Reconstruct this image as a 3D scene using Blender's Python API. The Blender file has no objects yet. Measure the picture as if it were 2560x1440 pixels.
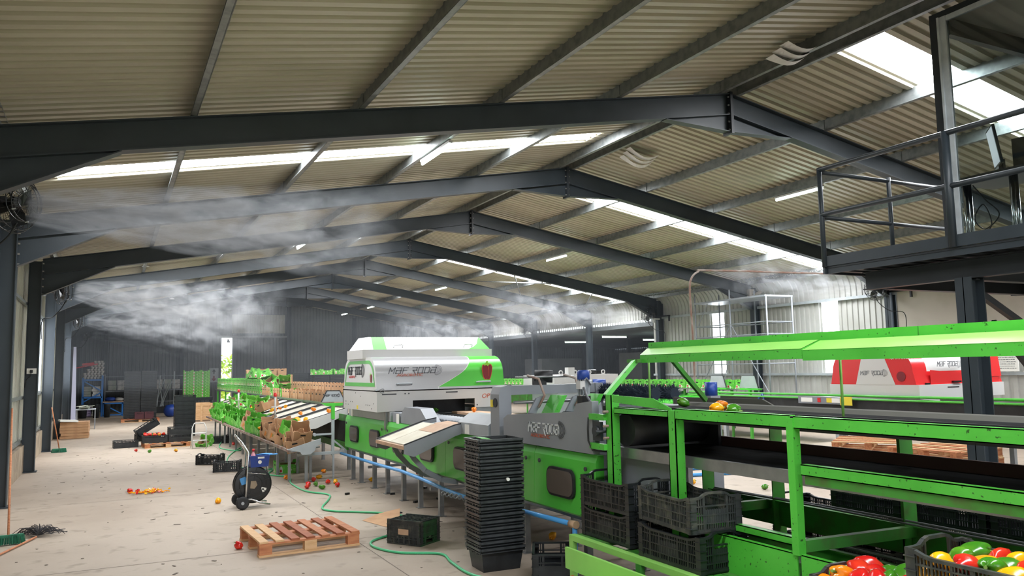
import bpy, math, random
from mathutils import Vector, Matrix, Euler
R = math.radians
rnd = random.Random(7)
sc = bpy.context.scene
COL = sc.collection

# ---------------------------------------------------------------- camera
cam_d = bpy.data.cameras.new('camera')
cam = bpy.data.objects.new('camera', cam_d); COL.objects.link(cam)
sc.camera = cam
F_PX, YAW, PITCH, ROLL, EYE = 1984.1, 0.4692, 0.1011, -0.0194, 1.9
fw = Vector((math.sin(YAW)*math.cos(PITCH), math.cos(YAW)*math.cos(PITCH), math.sin(PITCH)))
r0 = Vector((math.cos(YAW), -math.sin(YAW), 0)); u0 = r0.cross(fw)
rv = r0*math.cos(ROLL)+u0*math.sin(ROLL); uv = -r0*math.sin(ROLL)+u0*math.cos(ROLL)
cm = Matrix((rv, uv, -fw)).transposed().to_4x4(); cm.translation = (0, 0, EYE)
cam.matrix_world = cm
cam_d.sensor_width = 36; cam_d.lens = F_PX/2560*36
cam_d.clip_start = .05; cam_d.clip_end = 300

# ---------------------------------------------------------------- world, exposure
w = bpy.data.worlds.new('sky'); sc.world = w; w.use_nodes = True
bg = w.node_tree.nodes['Background']
bg.inputs['Color'].default_value = (.86, .93, 1, 1); bg.inputs['Strength'].default_value = 5.0
sc.view_settings.view_transform = 'Standard'; sc.view_settings.look = 'None'
sc.view_settings.gamma = 1; sc.view_settings.use_curve_mapping = False
sc.view_settings.exposure = 0.72
cy = sc.cycles
cy.use_denoising = True
cy.max_bounces = 7; cy.diffuse_bounces = 4; cy.glossy_bounces = 3; cy.transmission_bounces = 6
cy.transparent_max_bounces = 16; cy.volume_bounces = 0; cy.sample_clamp_indirect = 6
cy.caustics_reflective = False; cy.caustics_refractive = False
cy.volume_step_rate = 2.5; cy.volume_max_steps = 80

# ---------------------------------------------------------------- helpers
def lin(c):
    if isinstance(c, str):
        c = [int(c[i:i+2], 16) for i in (0, 2, 4)]
    o = []
    for v in c[:3]:
        v = v/255
        o.append(v/12.92 if v <= .04045 else ((v+.055)/1.055)**2.4)
    return (o[0], o[1], o[2], 1)

def mat(name, col, rough=.5, metal=0, var=None, vscale=4, vcut=(.42, .68), bump=0, bscale=30, stretch=(1, 1, 1),
        var2=None, v2scale=40, v2cut=(.6, .66), spec=None, emit=None, estr=0, alpha=None, trans=0, sub=None):
    m = bpy.data.materials.new(name); m.use_nodes = True
    nt = m.node_tree; b = nt.nodes['Principled BSDF']
    b.inputs['Base Color'].default_value = lin(col); b.inputs['Roughness'].default_value = rough
    b.inputs['Metallic'].default_value = metal
    if spec is not None: b.inputs['Specular IOR Level'].default_value = spec
    if emit: b.inputs['Emission Color'].default_value = lin(emit); b.inputs['Emission Strength'].default_value = estr
    if trans: b.inputs['Transmission Weight'].default_value = trans
    if alpha is not None: b.inputs['Alpha'].default_value = alpha
    if var or bump or var2:
        tc = nt.nodes.new('ShaderNodeTexCoord'); mp = nt.nodes.new('ShaderNodeMapping')
        mp.inputs['Scale'].default_value = stretch
        nt.links.new(tc.outputs['Object'], mp.inputs['Vector'])
        src = None
        def layer(base, colr, scl, cut, det):
            n = nt.nodes.new('ShaderNodeTexNoise'); n.inputs['Scale'].default_value = scl; n.inputs['Detail'].default_value = det
            nt.links.new(mp.outputs['Vector'], n.inputs['Vector'])
            r = nt.nodes.new('ShaderNodeMapRange'); r.inputs['From Min'].default_value = cut[0]; r.inputs['From Max'].default_value = cut[1]
            nt.links.new(n.outputs['Fac'], r.inputs['Value'])
            mx = nt.nodes.new('ShaderNodeMix'); mx.data_type = 'RGBA'
            nt.links.new(r.outputs['Result'], mx.inputs['Factor'])
            if base is None: mx.inputs['A'].default_value = lin(col)
            else: nt.links.new(base, mx.inputs['A'])
            mx.inputs['B'].default_value = lin(colr)
            return mx.outputs['Result']
        if var: src = layer(src, var, vscale, vcut, 5)
        if var2: src = layer(src, var2, v2scale, v2cut, 2)
        if src: nt.links.new(src, b.inputs['Base Color'])
        if bump:
            n = nt.nodes.new('ShaderNodeTexNoise'); n.inputs['Scale'].default_value = bscale
            nt.links.new(mp.outputs['Vector'], n.inputs['Vector'])
            bn = nt.nodes.new('ShaderNodeBump'); bn.inputs['Strength'].default_value = bump; bn.inputs['Distance'].default_value = .01
            nt.links.new(n.outputs['Fac'], bn.inputs['Height']); nt.links.new(bn.outputs['Normal'], b.inputs['Normal'])
    return m

class MB:
    """collects geometry that becomes one mesh; mi = material slot"""
    def __init__(s): s.v = []; s.f = []; s.m = []; s.mi = 0; s.T = None; s.sm = []; s.smooth = False
    def pt(s, p):
        p = Vector(p)
        s.v.append(s.T @ p if s.T else p); return len(s.v)-1
    def face(s, idx): s.f.append(idx); s.m.append(s.mi); s.sm.append(s.smooth)
    def poly(s, pts): s.face([s.pt(p) for p in pts])
    def box(s, x0, x1, y0, y1, z0, z1):
        b = len(s.v)
        for x, y, z in ((x0,y0,z0),(x1,y0,z0),(x1,y1,z0),(x0,y1,z0),(x0,y0,z1),(x1,y0,z1),(x1,y1,z1),(x0,y1,z1)): s.pt((x,y,z))
        for q in ((0,3,2,1),(4,5,6,7),(0,1,5,4),(1,2,6,5),(2,3,7,6),(3,0,4,7)): s.face([b+i for i in q])
        return s
    def obox(s, c, sx, sy, sz, rot=(0,0,0)):
        old = s.T; L = Matrix.Translation(c) @ Euler([R(a) for a in rot]).to_matrix().to_4x4()
        s.T = old @ L if old else L
        s.box(-sx/2, sx/2, -sy/2, sy/2, -sz/2, sz/2); s.T = old; return s
    def bar(s, a, b, w, h, up=(0,0,1)):
        """rectangular bar from a to b; w across, h along 'up'"""
        a = Vector(a); b = Vector(b); d = (b-a); L = d.length; d.normalize()
        up = Vector(up); sd = d.cross(up)
        if sd.length < 1e-4: sd = d.cross(Vector((0,1,0)))
        sd.normalize(); u = sd.cross(d); n = len(s.v)
        for e in (a, b):
            for i, j in ((-1,-1),(1,-1),(1,1),(-1,1)): s.pt(e+sd*(i*w/2)+u*(j*h/2))
        for q in ((3,2,1,0),(4,5,6,7),(0,1,5,4),(1,2,6,5),(2,3,7,6),(3,0,4,7)): s.face([n+i for i in q])
        return s
    def prism(s, pts, axis, a0, a1):
        """extrude the 2-D outline along axis. axis x: (y,z) y: (x,z) z: (x,y)"""
        def P(p, a): return (a, p[0], p[1]) if axis == 'x' else ((p[0], a, p[1]) if axis == 'y' else (p[0], p[1], a))
        n = len(pts); A = [s.pt(P(p, a0)) for p in pts]; B = [s.pt(P(p, a1)) for p in pts]
        s.face(A[::-1]); s.face(B)
        for i in range(n): j = (i+1) % n; s.face([A[i], A[j], B[j], B[i]])
        return s
    def cyl(s, a, b, r, r2=None, n=12, caps=True):
        a = Vector(a); b = Vector(b); d = (b-a).normalized(); r2 = r if r2 is None else r2
        t = Vector((0,0,1)) if abs(d.z) < .9 else Vector((1,0,0))
        e1 = d.cross(t).normalized(); e2 = d.cross(e1)
        A = [s.pt(a+(e1*math.cos(k*2*math.pi/n)+e2*math.sin(k*2*math.pi/n))*r) for k in range(n)]
        B = [s.pt(b+(e1*math.cos(k*2*math.pi/n)+e2*math.sin(k*2*math.pi/n))*r2) for k in range(n)]
        o = s.smooth; s.smooth = n > 6
        for k in range(n): j = (k+1) % n; s.face([A[k], A[j], B[j], B[k]])
        s.smooth = False
        if caps: s.face(A[::-1]); s.face(B)
        s.smooth = o; return s
    def tube(s, pts, r, n=8, closed=False):
        P = [Vector(p) for p in pts]; N = len(P); rings = []; e1 = None
        for i in range(N):
            if closed: d = P[(i+1) % N]-P[i-1]
            else: d = P[min(i+1, N-1)]-P[max(i-1, 0)]
            d.normalize()
            if e1 is None:
                t = Vector((0,0,1)) if abs(d.z) < .9 else Vector((1,0,0)); e1 = d.cross(t).normalized()
            else:
                e1 = (e1-d*e1.dot(d)).normalized()
            e2 = d.cross(e1)
            rr = r[i] if isinstance(r, (list, tuple)) else r
            rings.append([s.pt(P[i]+(e1*math.cos(k*2*math.pi/n)+e2*math.sin(k*2*math.pi/n))*rr) for k in range(n)])
        o = s.smooth; s.smooth = True
        for i in range(N if closed else N-1):
            A = rings[i]; B = rings[(i+1) % N]
            for k in range(n): j = (k+1) % n; s.face([A[k], A[j], B[j], B[k]])
        s.smooth = False
        if not closed: s.face(rings[0][::-1]); s.face(rings[-1])
        s.smooth = o; return s
    def lathe(s, prof, c=(0,0,0), n=24, ax='z'):
        """prof = [(radius, along axis)]"""
        rings = []
        for r, h in prof:
            ring = []
            for k in range(n):
                a = k*2*math.pi/n; u, v = r*math.cos(a), r*math.sin(a)
                p = (u, v, h) if ax == 'z' else ((h, u, v) if ax == 'x' else (v, h, u))
                ring.append(s.pt((p[0]+c[0], p[1]+c[1], p[2]+c[2])))
            rings.append(ring)
        o = s.smooth; s.smooth = True
        for A, B in zip(rings, rings[1:]):
            for k in range(n): j = (k+1) % n; s.face([A[k], A[j], B[j], B[k]])
        s.smooth = o; return s
    def ring(s, c, rad, r, ax='x', n=32, m=6):
        P = []
        for k in range(n):
            a = k*2*math.pi/n; u, v = rad*math.cos(a), rad*math.sin(a)
            P.append((c[0]+(0 if ax == 'x' else u), c[1]+(u if ax == 'x' else (0 if ax == 'y' else v)), c[2]+(v if ax != 'z' else 0)))
        return s.tube(P, r, m, True)

def setp(o, label=None, cat=None, group=None, kind=None):
    if label: o['label'] = label
    if cat: o['category'] = cat
    if group: o['group'] = group
    if kind: o['kind'] = kind
    return o

def wloc(o):
    v = Vector((0,0,0))
    while o: v += o.location; o = o.parent
    return v

def build(mb, name, mats, parent=None, local=False):
    """one mesh object. Under a parent the coordinates are world ones unless local=True"""
    me = bpy.data.meshes.new(name)
    V = mb.v
    if parent is not None:
        off = Vector((0,0,0)) if local else wloc(parent); loc = Vector((0,0,0))
    else:
        xs = [v.x for v in V]; ys = [v.y for v in V]; zs = [v.z for v in V]
        off = Vector(((min(xs)+max(xs))/2, (min(ys)+max(ys))/2, min(zs))) if not local else Vector((0,0,0)); loc = off
    me.from_pydata([tuple(v-off) for v in V], [], mb.f)
    for mm in (mats if isinstance(mats, (list, tuple)) else [mats]): me.materials.append(mm)
    me.polygons.foreach_set('material_index', mb.m)
    me.polygons.foreach_set('use_smooth', mb.sm)
    me.validate(); me.update()
    o = bpy.data.objects.new(name, me); COL.objects.link(o)
    if parent is not None: o.parent = parent
    o.location = loc
    return o

def thing(name, label, cat, loc=(0,0,0), rz=0, group=None, kind=None):
    o = bpy.data.objects.new(name, None); COL.objects.link(o); o.empty_display_size = .1
    o.location = loc; o.rotation_euler = (0, 0, R(rz))
    return setp(o, label, cat, group, kind)

def dup(o, loc=None, rot=None, label=None, group=None, scale=None, parent=None):
    c = o.copy(); COL.objects.link(c)
    if parent is not None: c.parent = parent
    if loc is not None: c.location = loc
    if rot is not None: c.rotation_euler = [R(a) for a in rot]
    if scale is not None: c.scale = (scale,)*3 if not isinstance(scale, (tuple, list)) else scale
    if label: c['label'] = label
    if group: c['group'] = group
    for ch in o.children: dup(ch, parent=c)
    return c

ORD = ['first','second','third','fourth','fifth','sixth','seventh','eighth','ninth','tenth','eleventh','twelfth','thirteenth','fourteenth','fifteenth','sixteenth','seventeenth','eighteenth','nineteenth','twentieth']
def nth(i):
    if i < 20: return ORD[i]
    t = ['twenty','thirty','forty','fifty','sixty'][(i+1)//10-2]; u = (i+1) % 10
    return (t+'-'+ORD[u-1]) if u else {'twenty':'twentieth','thirty':'thirtieth','forty':'fortieth','fifty':'fiftieth','sixty':'sixtieth'}[t]

def text_mesh(txt, size, thick, m, parent, loc, rot, name='lettering', shear=0, sx=1):
    cu = bpy.data.curves.new('t', 'FONT'); cu.body = txt; cu.size = size; cu.extrude = thick; cu.shear = shear
    cu.align_x = 'LEFT'
    o = bpy.data.objects.new('t', cu)
    COL.objects.link(o); bpy.context.view_layer.update()
    me = bpy.data.meshes.new_from_object(o.evaluated_get(bpy.context.evaluated_depsgraph_get()))
    bpy.data.objects.remove(o)
    me.materials.clear(); me.materials.append(m)
    t = bpy.data.objects.new(name, me); COL.objects.link(t)
    t.parent = parent; t.location = Vector(loc)-(wloc(parent) if parent else Vector((0,0,0)))
    t.rotation_euler = [R(a) for a in rot]; t.scale = (sx, 1, 1)
    return t

# squared techno letters as strokes on a 4 x 6 grid
GL = {'M': [[(0,0),(0,6),(2.2,2.5),(4.4,6),(4.4,0)]], 'F': [[(0,0),(0,6),(4,6)],[(0,3.1),(3.2,3.1)]],
      'R': [[(0,6),(4,6),(4,3),(.9,3)],[(1.4,3),(4.6,-1.8)]], 'O': [[(0,0),(0,6),(4,6),(4,0),(0,0)]],
      'D': [[(0,0),(0,6),(3.2,6),(4.2,5),(4.2,1),(3.2,0),(0,0)]],
      'a': [[(0,6),(4,6),(4,0),(0,0),(0,3),(4,3)]]}
def stroke_logo(txt, h, m, parent, loc, ax, slant=.18, th=.17, name='lettering', depth=.002, m2=None, wx=1.0):
    """letters in the plane spanned by ax (unit vector of the reading direction) and z"""
    mb = MB(); ax = Vector(ax); up = Vector((0,0,1)); nrm = ax.cross(up); s = h/6; x = 0
    for ch in txt:
        if ch == ' ': x += 2.2; continue
        for st in GL[ch]:
            P = [Vector(loc)+ax*((x+p[0]+slant*p[1])*s*wx)+up*(p[1]*s) for p in st]
            for a, b in zip(P, P[1:]):
                d = (b-a).normalized(); mb.bar(a-d*h*th/2, b+d*h*th/2, depth*2, h*th, up=nrm.cross(d))
        x += 5.9 if ch != 'M' else 6.3
    o = build(mb, name, m, parent)
    # swoosh of thin arcs behind the last letter
    mb = MB()
    for k in range(4):
        P = []
        for t in range(13):
            a = R(-75+150*t/12); rx = (5+1.7*k)*s; rz = (4.6+.5*k)*s
            P.append(Vector(loc)+ax*((x-3)*s*wx+rx*math.cos(a))+up*(3*s+rz*math.sin(a)))
        for a, b in zip(P, P[1:]): mb.bar(a, b, depth*2, h*.035, up=nrm.cross((b-a).normalized()))
    build(mb, 'swoosh', m2 or m, parent)
    return o

# ---------------------------------------------------------------- materials
M = {}
M['floor'] = mat('concrete_floor', 'b2a393', .62, var='a09080', vscale=.6, vcut=(.4,.7), var2='8c7e6d', v2scale=5, v2cut=(.58,.8), bump=.15, bscale=25)
M['joint'] = mat('floor_joint', '6c625a', .9)
M['ground'] = mat('dusty_ground', '8f8a70', .9, var='6f7a4a', vscale=.4)
M['sheet'] = mat('roof_sheet', 'bbb6a3', .42, 0, var='aea995', vscale=1.3, stretch=(.4,1,1), spec=.5)
M['sheetR'] = mat('wall_sheet', 'b2b2ae', .45, 0, var='a2a19b', vscale=1.1, spec=.4)
M['sheetL'] = mat('wall_sheet_pale', 'bdbdb0', .5, var='a9a698', vscale=1.5)
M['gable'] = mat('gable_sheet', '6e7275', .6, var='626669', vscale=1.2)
M['steel'] = mat('painted_steel', '333b42', .42, .0, var='2c343a', vscale=2, spec=.45)
M['steel2'] = mat('painted_steel_dark', '2b3036', .45, var='24292e', vscale=3)
M['galv'] = mat('galvanised', '8d9190', .42, .45, var='74797a', vscale=9, bump=.1, bscale=60)
M['alu'] = mat('aluminium', 'c2c9ce', .4, .1, var='b4bbc0', vscale=6)
M['bolt'] = mat('bolt_steel', 'b0b0ac', .35, .8)
M['brick'] = mat('plinth_plaster', 'ab9a85', .85, var='8b7c6b', vscale=3, bump=.4, bscale=18)
M['sky'] = mat('skylight_sheet', 'ffffff', .5, emit='f8fbff', estr=20)
M['glow'] = mat('window_sheet', 'ffffff', .5, emit='eef6ff', estr=5)
M['tube'] = mat('fluorescent', 'ffffff', .4, emit='dffff2', estr=11)
M['green'] = mat('green_paint', '53bc42', .33, var='48ab38', vscale=3, var2='2d5c22', v2scale=42, v2cut=(.66,.72), spec=.5)
M['greenM'] = mat('green_machine', '55c045', .3, var='4db43f', vscale=1.5, spec=.5)
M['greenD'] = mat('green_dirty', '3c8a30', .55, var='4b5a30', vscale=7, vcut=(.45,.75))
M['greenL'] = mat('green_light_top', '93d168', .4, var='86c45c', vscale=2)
M['white'] = mat('white_gloss', 'd6d6d4', .22, spec=.6)
M['whiteM'] = mat('white_matt', 'cbcac8', .45)
M['silver'] = mat('silver_film', 'a9a9ab', .30, .35)
M['guide'] = mat('dull_guide', '5c5b56', .8, spec=.2)
M['greyM'] = mat('grey_machine', '8a8e95', .4, var='80848b', vscale=2)
M['greyL'] = mat('grey_light', 'a9afb4', .4, var='9ba1a6', vscale=3)
M['inox'] = mat('stainless', '9a9c9e', .32, .7, var='86888a', vscale=6)
M['dark'] = mat('dark_void', '15171a', .7)
M['rubber'] = mat('black_rubber', '1c1d20', .55, var='2a2b2e', vscale=7)
M['beltB'] = mat('black_belt', '262524', .95, spec=.06, var='2c2e32', vscale=2.5, stretch=(5,.4,1))
M['belt'] = mat('cream_belt', 'e2dccb', .5, var='d2cab6', vscale=3)
M['beltT'] = mat('tan_pad', 'c9a78b', .6, var='bb977c', vscale=8)
M['plast'] = mat('black_plastic', '1b1e21', .35, var='292c2f', vscale=8, spec=.5)
M['plastD'] = mat('black_plastic_dusty_highlit', '2f3234', .42, var='5a5851', vscale=10, vcut=(.48,.72))  # dusty black, also lightened to stand in for highlights on the ribs
M['rim'] = mat('rim_highlight_plastic', '404346', .3, var='2c2f31', vscale=14, spec=.6)  # paler black: bright highlights along the rim edges put into the colour
M['plastG'] = mat('dark_green_plastic', '20502a', .45, var='2a3a2a', vscale=9)
M['maroon'] = mat('maroon_plastic', '4a2028', .5)
M['wood'] = mat('pine', 'bf7e55', .7, var='a56241', vscale=6, stretch=(1,6,6), bump=.2)
M['woodP'] = mat('pine_pale', 'd6ae84', .7, var='c79c6c', vscale=6, stretch=(1,6,6), bump=.2)
M['woodR'] = mat('pine_red', 'a8623f', .7, var='8c4c30', vscale=6, stretch=(1,6,6), bump=.2)
M['card'] = mat('kraft_card', 'c49a74', .8, var='b68a66', vscale=5)
M['cardO'] = mat('kraft_card_printed', 'c69c76', .75, var='d8842c', vscale=7, vcut=(.6,.62), var2='6d8a3a', v2scale=11, v2cut=(.66,.67))
M['cardG'] = mat('green_printed_card', '5cb83c', .55, var='86cf5c', vscale=9, vcut=(.56,.58), var2='e6eeda', v2scale=12, v2cut=(.645,.65))
M['cardI'] = mat('card_inside', '8f6c4e', .85)
M['paper'] = mat('white_paper', 'f0efea', .6)
M['redp'] = mat('red_print', 'c4282c', .5)
M['yellow'] = mat('yellow_sticker', 'e8d23c', .5)
M['red'] = mat('red_gloss', 'd5262a', .25, spec=.6)
M['orangeT'] = mat('orange_letters', 'c4552c', .5)
M['greyT'] = mat('grey_letters', '77797e', .4, .3)
M['darkT'] = mat('dark_letters', '3b3d42', .4)
M['whiteT'] = mat('white_letters', 'd4d8dc', .4)
M['pepR'] = mat('pepper_red', 'c81a1a', .18, var='d83a22', vscale=6, spec=.6)
M['pepY'] = mat('pepper_yellow', 'f0b010', .2, var='f59a10', vscale=6, spec=.6)
M['pepG'] = mat('pepper_green', '3c7f1c', .2, var='5f9a24', vscale=6, spec=.6)
M['pepO'] = mat('pepper_orange', 'ee8412', .2, spec=.6)
M['stem'] = mat('pepper_stem', '6c8a3a', .6)
M['hose'] = mat('green_hose', '4fbf86', .35)
M['pipe'] = mat('blue_pipe', '4b9be0', .35)
M['blueR'] = mat('blue_rack_paint', '2b78c8', .4)
M['blueC'] = mat('blue_crate', '1f3f8f', .4)
M['blueM'] = mat('blue_motor', '27489c', .4, var='1f3c86', vscale=12)
M['brush'] = mat('brush_bristle', '1c2836', .8)
M['chrome'] = mat('chrome', 'd0d2d4', .15, 1)
M['pane'] = mat('smoked_pane', '5d544f', .25, spec=.6)
M['black'] = mat('black_gloss', '121315', .3)
M['cable'] = mat('black_cable', '17181a', .5)
M['beige'] = mat('plain_board', 'b3aaa0', .7, var='aba297', vscale=2)
M['rust'] = mat('rusty_pipe', '8a6a5c', .6, var='a59c94', vscale=5)
M['leafy'] = mat('foliage', '8fae2e', .7, var='c8d860', vscale=3, vcut=(.4,.6), var2='567a1e', v2scale=9, v2cut=(.5,.7))
M['broomG'] = mat('green_broom', '2a7a5c', .7, var='1f5c46', vscale=20)
M['mop'] = mat('mop_strands', '3b3a3e', .9)
M['fabric'] = mat('folded_cloth', 'a8a89e', .85, var='8f9a86', vscale=4)
M['bag'] = mat('white_sack', 'c9c6c2', .8, var='a9a6a4', vscale=7)
M['striped'] = mat('purple_cloth', '6f5f80', .8, var='a89ab4', vscale=12)
g = bpy.data.materials.new('glass'); g.use_nodes = True; M['glass'] = g
gn = g.node_tree; gn.nodes.remove(gn.nodes['Principled BSDF'])
gt = gn.nodes.new('ShaderNodeBsdfTransparent'); gt.inputs['Color'].default_value = (.80,.86,.85,1)
gg = gn.nodes.new('ShaderNodeBsdfGlossy'); gg.inputs['Roughness'].default_value = .04
gf = gn.nodes.new('ShaderNodeFresnel'); gf.inputs['IOR'].default_value = 1.5
gm = gn.nodes.new('ShaderNodeMixShader')
gn.links.new(gf.outputs[0], gm.inputs[0]); gn.links.new(gt.outputs[0], gm.inputs[1]); gn.links.new(gg.outputs[0], gm.inputs[2])
gn.links.new(gm.outputs[0], gn.nodes['Material Output'].inputs['Surface'])
# ---------------------------------------------------------------- the building
XR0, ZR, SL = 8.47, 6.08, .1763           # ridge line, top of rafter at the ridge, roof slope
XLi, XRo = -1.30, 18.43                    # inner flange left, outer flange right
FY = [9.17+4.933*(k-1) for k in range(0, 10)]   # portal frames, the first stands beside the camera
YN, YF = -12.0, 48.6
WL, WR = -1.62, 18.52
zt = lambda x: ZR-SL*abs(x-XR0)            # top of rafter
ZS = .245                                  # sheet above rafter
PITCH_R = .178

m = MB(); m.box(WL-.1, 34, YN-3, YF+.2, -.3, 0)
m.mi = 1
for i, y in enumerate([4.2, 9.11, 13.9, 18.8, 23.7, 28.7, 33.6, 38.5, 43.5]):
    x = WL; k = 0
    while x < 18.4:
        o1 = .012*math.sin(x*1.7+i*3); o2 = .012*math.sin((x+.5)*1.7+i*3)
        m.poly([(x,y+o1-.004,.0012),(x+.5,y+o2-.004,.0012),(x+.5,y+o2+.005,.0012),(x,y+o1+.005,.0012)]); x += .5
for x in (2.54, 8.5, 13.5):
    m.poly([(x-.004,YN,.0013),(x+.004,YN,.0013),(x+.004,YF,.0013),(x-.004,YF,.0013)])
setp(build(m, 'floor', [M['floor'], M['joint']], None), kind='structure')

gd = MB(); gd.box(-120, 150, -120, 160, -.4, -.03)
setp(build(gd, 'ground', M['ground'], local=True), kind='structure')

def ribs(y0, y1, depth=.044, p=PITCH_R):
    """trapezoid rib profile [(y, dz)] hanging below the sheet plane"""
    out = []; n = max(1, round((y1-y0)/p)); q = (y1-y0)/n
    for i in range(n):
        a = y0+i*q
        out += [(a, 0), (a+q*.34, 0), (a+q*.42, -depth), (a+q*.93, -depth)]
    out.append((y1, 0)); return out

def roof_strip(mb, side, y0, y1, xa=None, xb=None, lift=ZS, prof=None):
    xe = (WL-.02 if side < 0 else WR+.02) if xb is None else xb
    xr = XR0 if xa is None else xa
    pr = prof or ribs(y0, y1)
    A = [mb.pt((xr, y, zt(xr)+lift+d)) for y, d in pr]; B = [mb.pt((xe, y, zt(xe)+lift+d)) for y, d in pr]
    for i in range(len(pr)-1): mb.face([A[i], A[i+1], B[i+1], B[i]])

sky_left = [(-7.9,-7.3),(1.9,2.55),(11.98,12.58),(21.5,22.3),(31.6,32.4)]
sky_right = [(-3.2,-2.5),(6.72,7.40),(15.25,16.2),(25.6,26.7),(35.5,36.5)]
def roof_side(side, gaps, name):
    mb = MB(); y = YN
    xs, xe = (XR0, None)
    for a, b in gaps+[(YF+.2, None)]:
        roof_strip(mb, side, y, a)
        if b is None: break
        # the sheet closes above the ridge cap and at the eave beyond the skylight
        roof_strip(mb, side, a, b, XR0, XR0+side*.45)
        roof_strip(mb, side, a, b, (WL+.9 if side < 0 else WR-.35), None)
        y = b
    setp(build(mb, name, M['sheet'], local=True), kind='structure')
roof_side(-1, sky_left, 'ceiling'); roof_side(1, sky_right, 'ceiling')
wi = 1
for side, gl in ((-1, sky_left), (1, sky_right)):
    for a, b in gl:
        mb = MB(); roof_strip(mb, side, a-.01, b+.01, XR0+side*.45, (WL+.9 if side < 0 else WR-.35), ZS+.004, prof=ribs(a-.01, b+.01, .01))
        setp(build(mb, 'window_%d' % wi, M['sky'], local=True), kind='structure'); wi += 1
# ridge cap
mb = MB(); mb.prism([(XR0-.25, zt(XR0-.25)+ZS+.02),(XR0, ZR+ZS+.03),(XR0+.25, zt(XR0+.25)+ZS+.02),(XR0+.25, zt(XR0+.25)+ZS+.025),(XR0, ZR+ZS+.045),(XR0-.25, zt(XR0-.25)+ZS+.025)], 'y', YN, YF)
setp(build(mb, 'trim_1', M['sheet'], local=True), kind='structure')

# torn sheet pieces hanging from the ridge
def torn(loc, name_label, side):
    mb = MB(); rr = random.Random(int(loc[1]*10))
    for k in range(3):
        n = 9; prev = None
        for i in range(n+1):
            t = i/n; x = loc[0]+side*(-.1+.62*t)+.03*k; y = loc[1]+.16*k-.1*t
            z = zt(x)+.13-.03*k-.13*math.sin(t*3.1)
            cur = (mb.pt((x, y-.09, z)), mb.pt((x+.02, y+.09, z+.03*math.sin(t*5))))
            if prev: mb.face([prev[0], cur[0], cur[1], prev[1]])
            prev = cur
    setp(build(mb, 'torn_roof_sheet', M['whiteM'], local=True), name_label, 'roof sheet')
torn((7.9, 7.35, 0), 'white torn flap of roof sheet hanging by the ridge beam, in the first bay', 1)
torn((9.0, 12.45, 0), 'white torn flap of roof sheet by the ridge, beyond the first full frame', 1)

# ------------ portal frames
def isec_x(mb, x0, x1, y, z0, z1, w=.17, t=.014):     # column: flanges face +-x
    mb.box(x0, x0+t, y-w/2, y+w/2, z0, z1); mb.box(x1-t, x1, y-w/2, y+w/2, z0, z1); mb.box(x0, x1, y-.006, y+.006, z0, z1)
def plate(mb, pts, y0, y1): mb.prism(pts, 'y', y0, y1)
def flange(mb, a, b, y, w, t):                         # strip following (x,z) a->b
    mb.prism([a, b, (b[0], b[1]+t), (a[0], a[1]+t)], 'y', y-w/2, y+w/2)
def frame(k, y):
    place = ['behind the picture top','the first one in full view'] + [nth(i)+' one back' for i in range(1, 9)]
    t = thing('portal_frame', 'dark grey steel portal frame under the roof, '+place[k], 'steel frame', (XR0, y, 0), group='portal frames of the hall')
    cd = .24; rd = .34; st = M['steel']
    for s, xo, xi in ((-1, XLi-cd, XLi), (1, XRo-cd, XRo)):
        c = MB(); isec_x(c, xo, xi, y, 0, zt(xo if s < 0 else xi)-.01)
        c.box(xo-.04, xi+.04, y-.13, y+.13, 0, .02)
        o = build(c, 'column', st, t)
        xb = xi+.012 if s < 0 else xo-.012
        if k in (2, 3) and s < 0:
            for q in range(5):
                bm_ = MB(); bm_.cyl((xb-.02, y-.05, 3.62+q*.16), (xb+.02, y-.05, 3.62+q*.16), .016, n=6); build(bm_, 'bolt', M['bolt'], o)
    for s in (-1, 1):
        r = MB()
        xe = XLi if s < 0 else XRo-cd
        za, zb = zt(XR0), zt(xe)
        plate(r, [(XR0, za-rd), (xe, zb-rd), (xe, zb), (XR0, za)] if s < 0 else [(XR0, za-rd), (XR0, za), (xe, zb), (xe, zb-rd)], y-.006, y+.006)
        flange(r, (XR0, za-.014), (xe-s*0, zb-.014), y, .17, .014); flange(r, (XR0, za-rd), (xe, zb-rd), y, .17, .014)
        # eave haunch and ridge haunch
        xh = xe-s*1.35
        plate(r, [(xe, zb-rd-.42), (xh, zt(xh)-rd), (xe, zb-rd)], y-.007, y+.007)
        flange(r, (xe, zb-rd-.43), (xh, zt(xh)-rd-.01), y, .17, .014)
        xq = XR0+s*1.25
        plate(r, [(XR0, za-rd-.26), (xq, zt(xq)-rd), (XR0, za-rd)], y-.007, y+.007)
        flange(r, (XR0, za-rd-.27), (xq, zt(xq)-rd-.01), y, .14, .012)
        build(r, 'rafter', st, t)
    p = MB(); p.box(XR0-.025, XR0+.025, y-.1, y+.1, za-rd-.3, za+.02)
    po = build(p, 'splice_plate', M['steel2'], t)
    for q in range(5):
        if 0 < k < 5: b = MB(); b.cyl((XR0-.05, y-.06, za-.06-q*.13), (XR0+.05, y-.06, za-.06-q*.13), .014, n=6); build(b, 'bolt', M['bolt'], po)
    return t
for k, y in enumerate(FY[:9]): frame(k, y)

mb = MB()
wall_x_ = []
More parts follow.
